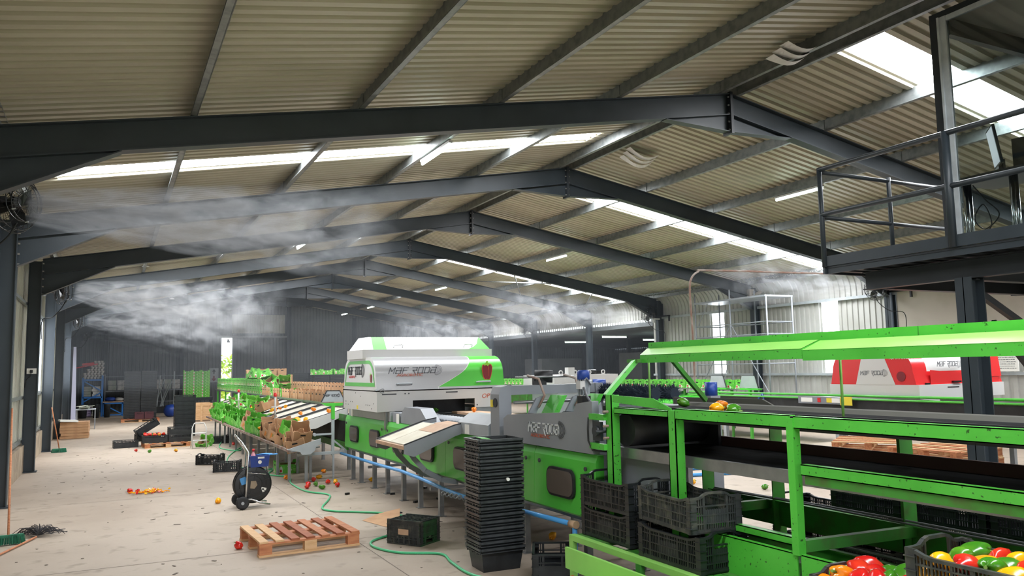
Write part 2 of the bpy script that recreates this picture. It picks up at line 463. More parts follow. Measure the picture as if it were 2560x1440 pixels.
# ------------ purlins, one line each, cold formed Z section
def purlin(x, side, label):
    mb = MB(); z = zt(x); h = .222; f = .065
    mb.box(x-.003, x+.003, YN, YF-.2, z, z+h)
    mb.box(x, x+f, YN, YF-.2, z+h-.003, z+h); mb.box(x-f, x, YN, YF-.2, z, z+.003)
    mb.box(x+f-.003, x+f, YN, YF-.2, z+h-.018, z+h); mb.box(x-f, x-f+.003, YN, YF-.2, z, z+.018)
    for y in FY[:9]: mb.box(x-.012, x-.004, y-.05, y+.05, z, z+h-.01)
    setp(build(mb, 'roof_purlin', M['galv'], local=True), label, 'purlin', 'roof purlins')
for i in range(6):
    x = XR0-.17-i*1.88
    if x > WL+.3: purlin(x, -1, 'galvanised steel purlin under the aisle-side roof slope, '+nth(i)+' one down from the ridge')
for i in range(6):
    x = XR0+.17+i*1.88
    if x < WR-.3: purlin(x, 1, 'galvanised steel purlin under the mezzanine-side roof slope, '+nth(i)+' one down from the ridge')

# thin bracing in the bay right of the ridge and on the left
def brace(a, b, label, r=.022, mm=None):
    mb = MB(); mb.cyl(a, b, r, n=8); setp(build(mb, 'brace_rod', mm or M['galv'], local=True), label, 'brace', 'roof bracing')
f4, f5, f6 = FY[4], FY[5], FY[6]
brace((12.2, f4+.1, zt(12.2)-.05), (15.0, f5-.1, zt(15)-.05), 'thin bright steel cross brace under a far skylight, leaning to the ridge')
brace((15.3, f4+.1, zt(15.3)-.05), (12.0, f5-.1, zt(12)-.05), 'thin bright steel cross brace under a far skylight, leaning to the eave')
brace((15.6, f4+.1, zt(15.6)-.05), (18.0, f5-.1, zt(18)-.05), 'thin steel brace near the eave under the far skylight')
brace((2.0, f5+.1, zt(2)-.1), (4.6, f6-.1, zt(4.6)-.1), 'dark steel cross brace far back under the aisle-side roof, rising to the ridge', .03, M['steel2'])
brace((4.6, f5+.1, zt(4.6)-.1), (1.0, f6-.1, zt(1)-.1), 'dark steel cross brace far back under the aisle-side roof, falling to the ridge', .03, M['steel2'])

# ------------ walls
def wall_y(mb, x, y0, y1, z0, z1, s=1, depth=.03, p=.19, steps=1):
    pr = ribs(y0, y1, depth, p)
    A = [mb.pt((x+s*d, y, z0)) for y, d in pr]; B = [mb.pt((x+s*d, y, z1)) for y, d in pr]
    for i in range(len(pr)-1): mb.face([A[i], A[i+1], B[i+1], B[i]])
def wall_x(mb, y, x0, x1, z0, z1, p=.19, depth=.03):
    pr = ribs(x0, x1, depth, p)
    A = [mb.pt((x, y+d, z0(x) if callable(z0) else z0)) for x, d in pr]; B = [mb.pt((x, y+d, z1(x) if callable(z1) else z1)) for x, d in pr]
    for i in range(len(pr)-1): mb.face([A[i], A[i+1], B[i+1], B[i]])
# left wall: plinth, sheeting, strip windows
mb = MB(); mb.box(WL-.1, WL+.12, 5, YF, 0, .55)
setp(build(mb, 'baseboard_left', M['brick'], local=True), kind='structure')
mb = MB()
wins = [(22.4, 23.8), (32.4, 33.6)]
y = YN
for a, b in wins+[(YF, None)]:
    wall_y(mb, WL, y, a, .5, 4.6, 1)
    if b is None: break
    wall_y(mb, WL, a, b, .5, 1.57, 1); wall_y(mb, WL, a, b, 3.33, 4.6, 1); y = b
setp(build(mb, 'wall_left', M['sheetL'], local=True), kind='structure')
for i, (a, b) in enumerate(wins):
    f = MB(); f.box(WL-.02, WL-.01, a, b, 1.57, 3.33)
    o = setp(build(f, 'window_%d' % (wi), M['glow'], local=True), kind='structure'); wi += 1
    g_ = MB()
    for q in (0, 1): g_.box(WL-.01, WL+.05, a-.03 if q == 0 else b-.01, a+.01 if q == 0 else b+.03, 1.53, 3.37)
    g_.box(WL-.01, WL+.06, a-.03, b+.03, 1.52, 1.57); g_.box(WL-.01, WL+.05, a-.03, b+.03, 3.33, 3.37)
    build(g_, 'window_frame', M['greyL'], o)
mb = MB()
for z in (.62, 1.5, 3.42): mb.box(WL+.01, WL+.07, 5, YF, z-.03, z+.03)
setp(build(mb, 'trim_2', M['galv'], local=True), kind='structure')

# right wall: curved eave sheeting, windows, sill, lower sheeting; open to the shed further back
YO = 24.6
def bull(mb, y0, y1, zb=3.68):
    pr = ribs(y0, y1, .03, .19); rows = []
    N = 9
    for j in range(N+1):
        t = j/N
        if t < .35: x, z = WR, zb+(t/.35)*.25; nx, nz = -1, 0
        else:
            a = (t-.35)/.65*R(80); x = WR-.62+.62*math.cos(a); z = zb+.25+.62*math.sin(a); nx, nz = -math.cos(a), -math.sin(a)
        rows.append([mb.pt((x-nx*d, y, z-nz*d)) for y, d in pr])
    for A, B in zip(rows, rows[1:]):
        for i in range(len(pr)-1): mb.face([A[i], A[i+1], B[i+1], B[i]])
mb = MB(); bull(mb, 13.9, YF)
o = setp(build(mb, 'wall_right', M['sheetR'], local=True), kind='structure')
mb = MB()
y = 13.9; rw = [(15.96, 16.56), (20.68, 21.30)]
for a, b in rw+[(YO, None)]:
    wall_y(mb, WR, y, a, 1.6, 3.68, 1)
    if b is None: break
    y = b
wall_y(mb, WR+.02, 2, YO, .0, 1.6, 1, .03, .21)
wall_y(mb, WR+.02, 2, 13.9, 1.6, 2.1, 1)
setp(build(mb, 'wall_right', M['sheetR'], local=True), kind='structure')
for a, b in rw:
    f = MB(); f.box(WR+.01, WR+.02, a, b, 1.6, 3.68)
    o = setp(build(f, 'window_%d' % wi, M['glow'], local=True), kind='structure'); wi += 1
mb = MB(); mb.box(WR-.12, WR-.06, 2, YO, 3.64, 3.72); mb.box(WR-.1, WR-.02, 2, YO, 1.53, 1.6)
for yy in (11.5,): mb.box(WR-.1, WR-.02, 2, YO, .75, .8)
setp(build(mb, 'trim_3', M['greyL'], local=True), kind='structure')
mb = MB(); mb.box(18.3, 18.36, -1, 13.88, 2.05, 4.5)
setp(build(mb, 'wall_right', M['beige'], local=True), kind='structure')
# front-right return so that the hall closes behind the mezzanine
# gable behind the camera with a wide open doorway
mb = MB(); zr0 = lambda x: zt(x)+ZS
wall_x(mb, YN+.05, WL, 1.0, 0, zr0); wall_x(mb, YN+.05, 1.0, XR0, 4.1, zr0); wall_x(mb, YN+.05, XR0, 12.5, 4.1, zr0); wall_x(mb, YN+.05, 12.5, WR, 0, zr0)
setp(build(mb, 'wall_near', M['sheetL'], local=True), kind='structure')
mb = MB(); wall_y(mb, WR+.02, YN, 2, 0, 4.6, 1)
setp(build(mb, 'wall_right', M['sheetR'], local=True), kind='structure')
# far gable
zr = lambda x: zt(x)+ZS
mb = MB()
wall_x(mb, YF, WL, 5.75, 0, zr); wall_x(mb, YF, 5.75, 6.32, 3.98, zr); wall_x(mb, YF, 6.32, XR0, 0, zr); wall_x(mb, YF, XR0, WR, 0, zr)
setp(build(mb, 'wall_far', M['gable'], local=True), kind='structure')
mb = MB(); wall_x(mb, YF-.12, 6.34, 9.3, 0, 3.98)
d = setp(build(mb, 'door_1', M['gable'], local=True), kind='structure')
mb = MB(); mb.box(6.3, 9.35, YF-.19, YF-.16, 1.62, 1.68); mb.box(6.32, 6.36, YF-.19, YF-.16, 0, 3.98); build(mb, 'door_rail', M['greyM'], d)
mb = MB(); mb.box(5.5, 9.5, YF-.22, YF-.1, 4.0, 4.1); setp(build(mb, 'trim_4', M['greyL'], local=True), kind='structure')
mb = MB(); wall_x(mb, YF-.1, 6.3, 9.3, 4.25, 5.35); setp(build(mb, 'wall_far', M['sheetL'], local=True), kind='structure')
mb = MB()
for x in (-.2, 3.6, 9.5, 13.5, 17): mb.box(x-.09, x+.09, YF-.3, YF-.12, 0, zt(x))
mb.box(WL, WR, YF-.2, YF-.14, 2.9, 3.0) if False else None
setp(build(mb, 'trim_5', M['steel2'], local=True), kind='structure')
# adjoining dark shed on the right
mb = MB(); AX = 33
wall_y(mb, AX, YO-1, YF, 0, 3.4, -1, .03, .25); wall_x(mb, YF, WR, AX, 0, 3.6); wall_x(mb, YO-.8, WR, AX, 0, 3.55)
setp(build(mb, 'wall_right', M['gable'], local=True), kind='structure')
mb = MB(); pr = ribs(YO-1, YF, .03, .25)
A = [mb.pt((WR+.04, y, 3.60+d)) for y, d in pr]; B = [mb.pt((AX, y, 3.2+d)) for y, d in pr]
for i in range(len(pr)-1): mb.face([A[i], A[i+1], B[i+1], B[i]])
mb.box(WR-.05, WR+.1, YO, YF, 3.42, 3.58)
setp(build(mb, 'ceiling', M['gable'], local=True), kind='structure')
mb = MB()
for y in (27, 31, 35.5, 40): mb.box(25-.1, 25+.1, y-.1, y+.1, 0, 3.35)
setp(build(mb, 'trim_6', M['steel'], local=True), kind='structure')
mb = MB(); mb.box(24, 29, 33, 35, 0, 2.6); mb.box(21, 23.5, 38, 40, 0, 2.4)
setp(build(mb, 'wall_right', M['gable'], local=True), kind='structure')
mb = MB(); yy = YO+.1
while yy < YF-.2:
    mb.box(WR+.0, WR+.06, yy, yy+.075, 3.58, 3.69); yy += .19
setp(build(mb, 'trim_7', M['sheetR'], local=True), kind='structure')

# outside greenery
def bush(x, y, r, h, label, seed):
    rr = random.Random(seed); mb = MB()
    for i in range(420):
        a = rr.random()*6.28; u = rr.random(); z = h*(.04+.96*u); q = r*(.35+.65*math.sin(min(1, u*1.4+.15)*3.0))*(.6+.4*rr.random())
        c = Vector((x+q*math.cos(a), y+q*math.sin(a), z)); s = .12+.22*rr.random()
        e1 = Vector((rr.uniform(-1,1), rr.uniform(-1,1), rr.uniform(-.6,.6))).normalized(); e2 = e1.cross(Vector((rr.uniform(-1,1), rr.uniform(-1,1), 1))).normalized()
        n = len(mb.v)
        for uu, vv in ((1,0),(.2,.5),(-1,0),(.2,-.5)): mb.pt(c+e1*(uu*s)+e2*(vv*s))
        mb.face([n, n+1, n+2, n+3])
    st = thing('bush', label, 'bush', (x, y, 0))
    build(mb, 'foliage', M['leafy'], st)
    mb = MB(); mb.cyl((x, y, 0), (x, y, h*.7), .12, .05); build(mb, 'trunk', M['rust'], st)
bush(7.3, 56, 1.9, 3.1, 'sunlit yellow-green bush outside, seen through the open far door', 3)
bush(5.6, 60, 2.2, 3.0, 'larger green bush further outside the far door', 5)
# ---------------------------------------------------------------- the sorting line
def rrect(cx, cz, w, h, r, n=5):
    P = []
    for sx, sz, a0 in ((1,1,0),(-1,1,90),(-1,-1,180),(1,-1,270)):
        for k in range(n+1):
            a = R(a0+90*k/n); P.append((cx+sx*(w/2-r)+r*math.cos(a), cz+sz*(h/2-r)+r*math.sin(a)))
    return P

# grading machine base
gm_ = thing('grading_machine', 'long green and grey grading machine body on steel legs, under the white scanner', 'machine', (3.8, 10, 0))
segs = [(5.97,7.1),(7.1,9.45),(9.45,11.9),(11.9,14.24)]
wy = [6.55, 8.88, 10.08, 11.25, 12.42, 13.6]
for a, b in segs:
    mb = MB(); mb.prism([(3.8,.58),(3.815,1.06),(3.84,1.125),(3.9,1.125),(3.9,.56),(3.82,.56)], 'y', a+.004, b-.004)
    p = build(mb, 'side_panel', M['greenM'], gm_)
    for y in wy:
        if a < y < b:
            mb = MB(); mb.prism(rrect(y, .835, .50, .27, .085), 'x', 3.778, 3.80); rim = build(mb, 'window_rim', M['rubber'], p)
            mb = MB(); mb.prism(rrect(y, .835, .455, .225, .07), 'x', 3.770, 3.79); build(mb, 'pane', M['pane'], rim)
    for yy in (a+.14, b-.14):
        mb = MB(); mb.cyl((3.797, yy, 1.0), (3.785, yy, 1.0), .02, n=10); build(mb, 'latch', M['darkT'], p)
mb = MB(); mb.box(3.9, 5.7, 7.7, 14.24, .60, 1.13); mb.box(3.9, 4.6, 5.97, 7.7, .60, 1.13); build(mb, 'inner_body', M['greyM'], gm_)
mb = MB(); mb.box(3.86, 5.72, 7.7, 14.2, .52, .58); mb.box(3.86, 4.6, 5.97, 7.7, .52, .58); build(mb, 'bottom_frame', M['inox'], gm_)
mb = MB(); mb.box(5.7, 5.74, 7.7, 14.24, .56, 1.13); build(mb, 'side_panel', M['greenM'], gm_)
for y in [6.3,7.5,8.3,9.0,9.9,10.67,11.38,12.14,12.83,13.59,14.1]:
    for x in (3.92, 5.6 if y > 7.6 else 4.5):
        mb = MB(); mb.box(x-.03, x+.03, y-.03, y+.03, .005, .54); mb.box(x-.055, x+.055, y-.055, y+.055, 0, .008); build(mb, 'leg', M['inox'], gm_)
for y in (8.3, 10.3, 13.2):
    mb = MB(); mb.bar((3.92, y, .3), (5.6, y, .3), .04, .04); build(mb, 'cross_beam', M['inox'], gm_)
# grey sheet metal along the top
mb = MB(); mb.box(3.84, 3.92, 11.75, 14.1, 1.13, 1.275); build(mb, 'upper_panel', M['greyL'], gm_)
mb = MB(); mb.prism([(3.8,1.135),(3.8,1.27),(3.95,1.37),(4.1,1.37),(4.1,1.135)], 'y', 8.15, 9.02); build(mb, 'guard', M['greyL'], gm_)
mb = MB(); mb.prism([(11.7,1.27),(11.3,1.27),(11.15,1.37),(10.5,1.37),(10.3,1.25),(10.1,1.13),(11.7,1.13)], 'x', 3.86, 4.05); build(mb, 'guard', M['greyM'], gm_)
mb = MB(); mb.prism([(7.74,1.14),(7.74,1.37),(7.64,1.415),(6.28,1.495),(6.24,1.57),(6.0,1.60),(5.97,1.60),(5.97,1.14)], 'x', 3.79, 3.86); gp = build(mb, 'end_panel', M['greyM'], gm_)
mb = MB(); mb.box(3.86, 4.9, 6.2, 7.7, 1.13, 1.36); build(mb, 'hopper', M['greyM'], gm_)
stroke_logo('MaF RODa', .085, M['whiteT'], gp, (3.783, 7.16, 1.275), (0,-1,0), depth=.002, m2=M['darkT'])
text_mesh('AGROBOTIC', .05, .001, M['orangeT'], gp, (3.786, 7.12, 1.222), (90,0,-90), sx=1.35, shear=.2)
# lanes from the scanner to the portal: a tan board, roller lane, belt
mb = MB(); mb.box(4.15, 5.35, 7.7, 11.9, 1.14, 1.17); build(mb, 'deck', M['rubber'], gm_)
mb = MB(); mb.box(4.95, 5.35, 7.9, 12.0, 1.20, 1.235); build(mb, 'sorting_board', M['beltT'], gm_)
mb = MB()
yy = 9.2
while yy < 11.9:
    mb.cyl((4.12, yy, 1.19), (4.55, yy, 1.19), .035, n=10); yy += .11
build(mb, 'rollers', M['greyM'], gm_)['kind'] = 'stuff'
mb = MB(); mb.box(4.58, 4.92, 8, 11.9, 1.17, 1.2); build(mb, 'belt', M['beltB'], gm_)
for y in (11.4, 13.9, 8.7):
    mb = MB(); mb.box(3.835, 3.842, y-.06, y+.06, 1.12, 1.26) if y > 11 else mb.box(3.794, 3.8, y-.02, y+.1, 1.14, 1.25); build(mb, 'label_plate', M['paper'], gm_)

# white optical scanner
sn = thing('optical_scanner', 'white gloss optical scanner cabinet with green bands and a red pepper emblem', 'machine', (4.75, 12.8, 1.13))
X0, X1, Y0, Y1 = 3.65, 5.85, 11.82, 13.8
mb = MB()
mb.prism([(X0,1.275),(4.225,1.285),(4.225,1.435),(5.28,1.435),(5.28,1.29),(X1,1.29),(X1,1.60),(X0,1.60)], 'y', Y0, Y0+.03)
mb.box(X0, X0+.03, Y0+.03, Y1, 1.275, 1.60); mb.box(X1-.03, X1, Y0+.03, Y1, 1.29, 1.6); mb.box(X0, X1, Y1-.03, Y1, 1.28, 1.6)
mb.box(X0, X1, Y0, Y1, 1.585, 1.60)
sk = build(mb, 'skirt', M['whiteM'], sn)
mb = MB()
for x0, x1, z in ((3.73,3.96,1.545),(4.78,4.98,1.55)): mb.box(x0, x1, Y0-.004, Y0, z-.012, z+.006)
for x, z in ((4.1,1.545),(4.16,1.545),(5.6,1.55),(5.66,1.55),(4.18,1.31),(5.32,1.33)): mb.cyl((x, Y0-.006, z), (x, Y0, z), .011, n=8)
for y, z in ((12.0,1.40),(12.2,1.37),(12.3,1.37),(12.4,1.37),(12.1,1.32),(13.2,1.4),(13.3,1.4),(13.45,1.35),(13.6,1.4),(13.6,1.35),(12.7,1.5),(13.0,1.55)): mb.cyl((X0-.004, y, z), (X0, y, z), .010, n=6)
build(mb, 'slots_and_screws', M['darkT'], sk)
mb = MB(); mb.box(X0-.004, X0, 12.85, 12.93, 1.29, 1.35); build(mb, 'warning_sticker', M['yellow'], sk)
text_mesh('OPTI', .10, .001, M['orangeT'], sk, (5.40, Y0-.003, 1.435), (90,0,0), sx=1.05, shear=.2); text_mesh('Y', .10, .001, M['orangeT'], sk, (5.745, Y0-.003, 1.435), (90,0,0), sx=1.05, shear=.2)
mb = MB()
mb.box(X0+.15, X0+.21, Y0+.05, Y0+.12, 1.0, 1.28); mb.box(4.18, 4.24, Y0+.05, Y0+.12, 1.10, 1.4)
mb.box(X0+.03, 5.8, Y0+.06, Y1-.1, 1.13, 1.275) if False else None
mb.box(X0+.2, 4.2, Y0+.1, Y1-.2, 1.14, 1.27); mb.box(5.35, 5.8, Y0+.1, Y1-.2, 1.14, 1.28)
build(mb, 'support_frame', M['inox'], sn)
mb = MB(); mb.box(4.2, 5.32, Y0+.5, Y0+.52, 1.2, 1.45); build(mb, 'curtain', M['rubber'], sn)
# cowl: arch profile in (y,z) pulled along x
def arch(y0, y1, z0, z1, r):
    P = [(y0, z0)]
    for k in range(13): a = R(180-90*k/12); P.append((y0+.05+r+r*math.cos(a), z1-r*.86+r*.86*math.sin(a)))
    for k in range(13): a = R(90-90*k/12); P.append((y1-.05-r+r*math.cos(a), z1-r*.86+r*.86*math.sin(a)))
    P.append((y1, z0)); return P
prof = arch(Y0+.02, Y1-.05, 1.60, 2.12, .34); prof = [prof[0], (Y0+.03, 1.635), (Y0+.045, 1.72)]+prof[1:]
mb = MB()
L = [0]
for a, b in zip(prof, prof[1:]): L.append(L[-1]+math.dist(a, b))
cx0, cx1 = X0+.0, X1-.02
def bx(z, y):   # right-hand green field: its curved left edge along the front
    t = min(1, max(0, (z-1.64)/.44)); return 4.67+.62*t+.12*math.sin(t*math.pi)
rows = []
for (y, z) in prof:
    xb = bx(z, y) if y < 12.7 else 5.29
    rows.append([mb.pt((x, y, z)) for x in (cx0, xb-.012, xb, cx1)])
mb.smooth = True
for i in range(len(rows)-1):
    A, B = rows[i], rows[i+1]
    for j, mi in ((0,0),(1,1),(2,2)):
        zc = prof[i][1]
        mb.mi = mi
        if j == 2 and not (1.63 < zc): mb.mi = 0
        if j == 2 and i == 9: mb.mi = 1
        if i >= 17 and j == 2: mb.mi = 1
        mb.face([A[j], A[j+1], B[j+1], B[j]])
mb.smooth = False; mb.mi = 1
for x, dr in ((cx0, 1), (cx1, 0)):
    ids = [mb.pt((x, y, z)) for y, z in prof]; mb.face(ids if dr else ids[::-1])
cw = build(mb, 'cowl', [M['silver'], M['white'], M['greenM']], sn)
# green ring on the end face
def ringplate(mb, outer, inner, x, t):
    n = len(outer)
    for i in range(n):
        j = (i+1) % n
        mb.poly([(x-t, *outer[i]), (x-t, *outer[j]), (x-t, *inner[j]), (x-t, *inner[i])])
o_ = arch(Y0+.10, Y1-.13, 1.66, 2.07, .30); i_ = arch(Y0+.145, Y1-.175, 1.72, 2.02, .27)
mb = MB(); ringplate(mb, o_, i_, cx0, .004); build(mb, 'green_band', M['greenM'], cw)
mb = MB(); mb.box(cx0-.02, cx0+.02, Y0+.02, Y0+.05, 1.6, 1.62); build(mb, 'hinge', M['chrome'], cw)
stroke_logo('MaF RODa', .115, M['darkT'], cw, (cx0-.005, 13.45, 1.855), (0,-1,0), slant=.1, depth=.002)
text_mesh('AGROBOTIC', .06, .001, M['redp'], cw, (cx0-.005, 13.4, 1.79), (90,0,-90), sx=1.1, shear=.2)
yf = lambda z: Y0+.02+(.05 if z < 1.84 else .05+.09*((z-1.84)/.15)**2)
stroke_logo('MaF RODa', .085, M['greyT'], cw, (3.86, Y0+.068, 1.86), (1,0,0), slant=.25, depth=.003, wx=1.28)
text_mesh('AGROBOTIC', .055, .002, M['orangeT'], cw, (3.98, Y0+.045, 1.812), (90,0,0), sx=1.35, shear=.25)
def emblem(mb_out, m_body, par, c, s, ax, nrm):
    ax = Vector(ax); nrm = Vector(nrm); c = Vector(c)
    def P(u, v, d): return c+ax*(u*s)+Vector((0,0,1))*(v*s)+nrm*d
    body = [(-.30,.62),(-.5,.52),(-.56,.2),(-.5,-.2),(-.42,-.62),(-.25,-.88),(-.05,-.84),(.08,-.92),(.28,-.84),(.42,-.5),(.52,-.05),(.56,.35),(.44,.58),(.25,.66),(.0,.55)]
    for k, (sc_, d, mm, nm) in enumerate(((1.12,.003,M['orangeT'],'emblem_outline'),(1.0,.006,mat_em,'emblem_pepper'))):
        mb = MB(); mb.poly([P(u*sc_, v*sc_, d) for u, v in body]); build(mb, nm, mm, par)
    mb = MB(); mb.poly([P(u, v, .009) for u, v in [(-.45,.66),(-.2,.78),(-.1,1.0),(.1,1.02),(.08,.8),(.42,.72),(.15,.58),(.1,.45),(-.1,.6),(-.3,.52)]]); build(mb, 'emblem_stalk', mat_es, par)
    mb = MB(); mb.poly([P(u, v, .009) for u, v in [(.1,.45),(.16,.4),(.2,0),(.12,-.6),(.1,-.6),(.15,0),(.1,.35)]]); build(mb, 'emblem_line', M['orangeT'], par)
mat_em = mat('emblem_red', '7d1c26', .35); mat_es = mat('emblem_green', '8fd23c', .4)
emblem(None, None, cw, (5.53, Y0+.050, 1.875), .155, (1,0,0), (0,-1,0))
emblem(None, None, cw, (cx0-.004, 12.12, 1.80), .075, (0,-1,0), (-1,0,0))
for x in (4.1, 5.45):
    mb = MB(); mb.tube([(x-.12, Y0+.03, 1.69), (x-.11, Y0-.01, 1.70), (x+.11, Y0-.01, 1.70), (x+.12, Y0+.03, 1.69)], .014, 6); build(mb, 'handle', M['greyL'], cw)
mb = MB(); mb.ring((X0+.08, Y0-.01, 1.60), .035, .006, 'y', 14, 5); build(mb, 'eye_bolt', M['inox'], cw)
# ledge and hood on top
mb = MB(); mb.box(3.60, 5.88, 12.42, 13.35, 2.10, 2.245); build(mb, 'ledge', M['whiteM'], sn)
mb = MB()
hx0, hx1, hy0, hy1, tx0, tx1, ty0, ty1, hz0, hz1 = 3.62, 5.86, 12.46, 13.3, 3.74, 5.72, 12.62, 13.15, 2.245, 2.455
Bv = [(hx0,hy0,hz0),(hx1,hy0,hz0),(hx1,hy1,hz0),(hx0,hy1,hz0)]; Tv = [(tx0,ty0,hz1),(tx1,ty0,hz1),(tx1,ty1,hz1),(tx0,ty1,hz1)]
ids = [mb.pt(p) for p in Bv+Tv]
for q in ((4,5,6,7),(0,1,5,4),(1,2,6,5),(2,3,7,6),(3,0,4,7)): mb.face([ids[i] for i in q])
hd = build(mb, 'hood', M['white'], sn)
def onf(u, v, d=.003):   # point on the hood's front face
    a = Vector(Bv[0]).lerp(Vector(Bv[1]), u); b = Vector(Tv[0]).lerp(Vector(Tv[1]), u); return a.lerp(b, v)+Vector((0,-d,0))
mb = MB(); mb.poly([onf(.075,0), onf(.175,0), onf(.135,1), onf(.03,1)]); build(mb, 'green_stripe', M['greenM'], hd)
mb = MB(); mb.poly([onf(.82,0), onf(.999,0), onf(.999,1), onf(.97,.8), onf(.93,.45), onf(.88,.2)]); build(mb, 'green_corner', M['greenM'], hd)
for u in (.26, .83):
    c = onf(u, .22, .0); mb = MB(); mb.tube([c+Vector((-.08,.02,-.03)), c+Vector((-.07,-.05,.03)), c+Vector((.07,-.05,.03)), c+Vector((.08,.02,-.03))], .009, 6); build(mb, 'handle', M['chrome'], hd)

# gantry with the brush arms
ga = thing('brush_gantry', 'grey steel gantry with slanted brush arms between scanner and green table', 'machine frame', (4.5, 7.95, 1.13))
mb = MB(); mb.prism([(3.80,1.135),(3.80,1.62),(3.83,1.70),(3.90,1.715),(3.95,1.715),(3.95,1.135)], 'y', 7.86, 8.08); build(mb, 'post', M['greyM'], ga)
mb = MB(); mb.box(5.05, 5.15, 7.86, 8.08, 1.135, 1.715); build(mb, 'post', M['greyM'], ga)
mb = MB(); mb.box(3.95, 5.05, 7.88, 8.06, 1.61, 1.71); build(mb, 'top_beam', M['greyM'], ga)
mb = MB(); mb.cyl((3.95, 7.8, 1.53), (5.05, 7.8, 1.53), .018, n=8); build(mb, 'shaft', M['inox'], ga)
mb = MB(); mb.cyl((3.797, 7.95, 1.53), (3.79, 7.95, 1.53), .05, n=14); build(mb, 'bearing', M['rubber'], ga)
mb = MB(); mb.box(3.794, 3.8, 8.01, 8.07, 1.48, 1.56); build(mb, 'warning_sticker', M['yellow'], ga)
for i, x in enumerate((4.15, 4.62)):
    mb = MB(); mb.bar((x, 7.78, 1.55), (x-.02, 7.45, 1.33), .02, .10, up=(1,0,0)) if False else None
    A = (x+.10, 7.8, 1.55); B = (x-.10, 7.8, 1.30)
    mb.prism([(A[0]-.05, 1.57),(A[0]+.05, 1.60),(B[0]+.07, 1.27),(B[0]-.05, 1.25)], 'y', 7.74, 7.77); ar = build(mb, 'arm', M['greyM'], ga)
    mb = MB(); mb.cyl((B[0], 7.72, 1.31), (B[0], 7.74, 1.31), .035, n=12); build(mb, 'bearing', M['inox'], ar)
    mb = MB(); mb.cyl((B[0]+.05, 7.76, 1.33), (B[0]+.05, 7.3, 1.33), .085, n=14); build(mb, 'brush', M['brush'], ar)
    mb = MB(); mb.prism([(A[0]+.14, 1.60),(A[0]+.20, 1.60),(B[0]+.20, 1.25),(B[0]+.12, 1.25)], 'y', 7.5, 7.76); build(mb, 'side_plate', M['green'], ar)
    mb = MB(); mb.tube([(x+.0, 7.85, 1.82), (x+.06, 7.7, 1.78), (x+.13, 7.7, 1.60), (x+.05, 7.7, 1.47)], .014, 6); build(mb, 'handle', M['rust'], ar)
mb = MB(); mb.cyl((4.0, 7.85, 1.80), (4.75, 7.85, 1.80), .012, n=8); build(mb, 'rod', M['inox'], ga)
mb = MB(); mb.cyl((4.32, 8.0, 1.81), (4.5, 7.9, 1.80), .07, n=16); mb.box(4.30, 4.42, 7.9, 8.02, 1.71, 1.80); build(mb, 'motor', M['rubber'], ga)
mb = MB(); mb.box(3.96, 4.05, 7.5, 7.72, 1.3, 1.5) if False else mb.prism([(4.55,1.16),(4.95,1.5),(5.0,1.16)], 'y', 7.6, 7.62); build(mb, 'guard_plate', M['greyL'], ga)
# upright blue motor at the gantry's right side
mo = thing('drive_motor', 'upright gear motor with a blue cap and white junction box on the grey gantry', 'motor', (4.32, 6.95, 1.36))
mb = MB(); mb.lathe([(.0,1.87),(.05,1.87),(.065,1.855),(.065,1.775),(.0,1.775)], (4.32,6.95,0), 18); build(mb, 'cap', M['blueM'], mo)
mb = MB()
mb.cyl((4.32,6.95,1.62), (4.32,6.95,1.775), .045, n=14)
for k in range(14):
    a = k*2*math.pi/14; mb.bar((4.32+.052*math.cos(a), 6.95+.052*math.sin(a), 1.62), (4.32+.052*math.cos(a), 6.95+.052*math.sin(a), 1.775), .006, .02, up=(math.cos(a), math.sin(a), 0))
build(mb, 'finned_body', M['greyL'], mo)
mb = MB(); mb.box(4.22, 4.275, 6.85, 6.93, 1.68, 1.76); build(mb, 'junction_box', M['whiteM'], mo)
mb = MB(); mb.box(4.27, 4.37, 6.9, 7.0, 1.50, 1.61); mb.cyl((4.32,6.95,1.36), (4.32,6.95,1.52), .03, n=10); build(mb, 'gearbox', M['black'], mo)
mb = MB(); mb.tube([(4.25,6.84,1.70),(4.27,6.80,1.60),(4.34,6.8,1.50),(4.37,6.75,1.42),(4.40,6.6,1.36)], .012, 6); mb.tube([(4.24,6.86,1.74),(4.30,6.86,1.79),(4.36,6.88,1.72)], .010, 6); build(mb, 'cable', M['greyT'], mo)

# chute with cream belts hanging off the near side
ch = thing('drop_chute', 'short sloping chute with cream and tan pads jutting from the grading machine', 'chute', (3.45, 9.5, .4))
def slab(mb, P, th):   # P: 4 top points; thickness down
    n = [mb.pt(p) for p in P]; q = [mb.pt((p[0], p[1], p[2]-th)) for p in P]
    mb.face(n); mb.face(q[::-1])
    for i in range(4): j = (i+1) % 4; mb.face([n[j], n[i], q[i], q[j]])
za, zb = 1.035, 1.235
mb = MB(); slab(mb, [(3.1,8.95,za-.03),(3.72,8.95,zb-.045),(3.72,10.0,zb-.045),(3.1,10.0,za-.03)], .03); slab(mb, [(3.72,8.95,zb-.045),(3.9,8.95,zb-.02),(3.9,10.0,zb-.02),(3.72,10.0,zb-.045)], .03); build(mb, 'tray', M['greyL'], ch)
zc = lambda x: za+(zb-za)*(x-3.1)/.62
def pad(x0, x1, y0, y1, m_, nm): mb = MB(); slab(mb, [(x0,y0,zc(x0)-.005),(x1,y0,zc(x1)-.005),(x1,y1,zc(x1)-.005),(x0,y1,zc(x0)-.005)], .022); build(mb, nm, m_, ch)
pad(3.12, 3.48, 8.98, 9.55, M['belt'], 'belt'); pad(3.12, 3.7, 9.565, 9.96, M['belt'], 'belt'); pad(3.49, 3.72, 8.98, 9.55, M['beltT'], 'pad')
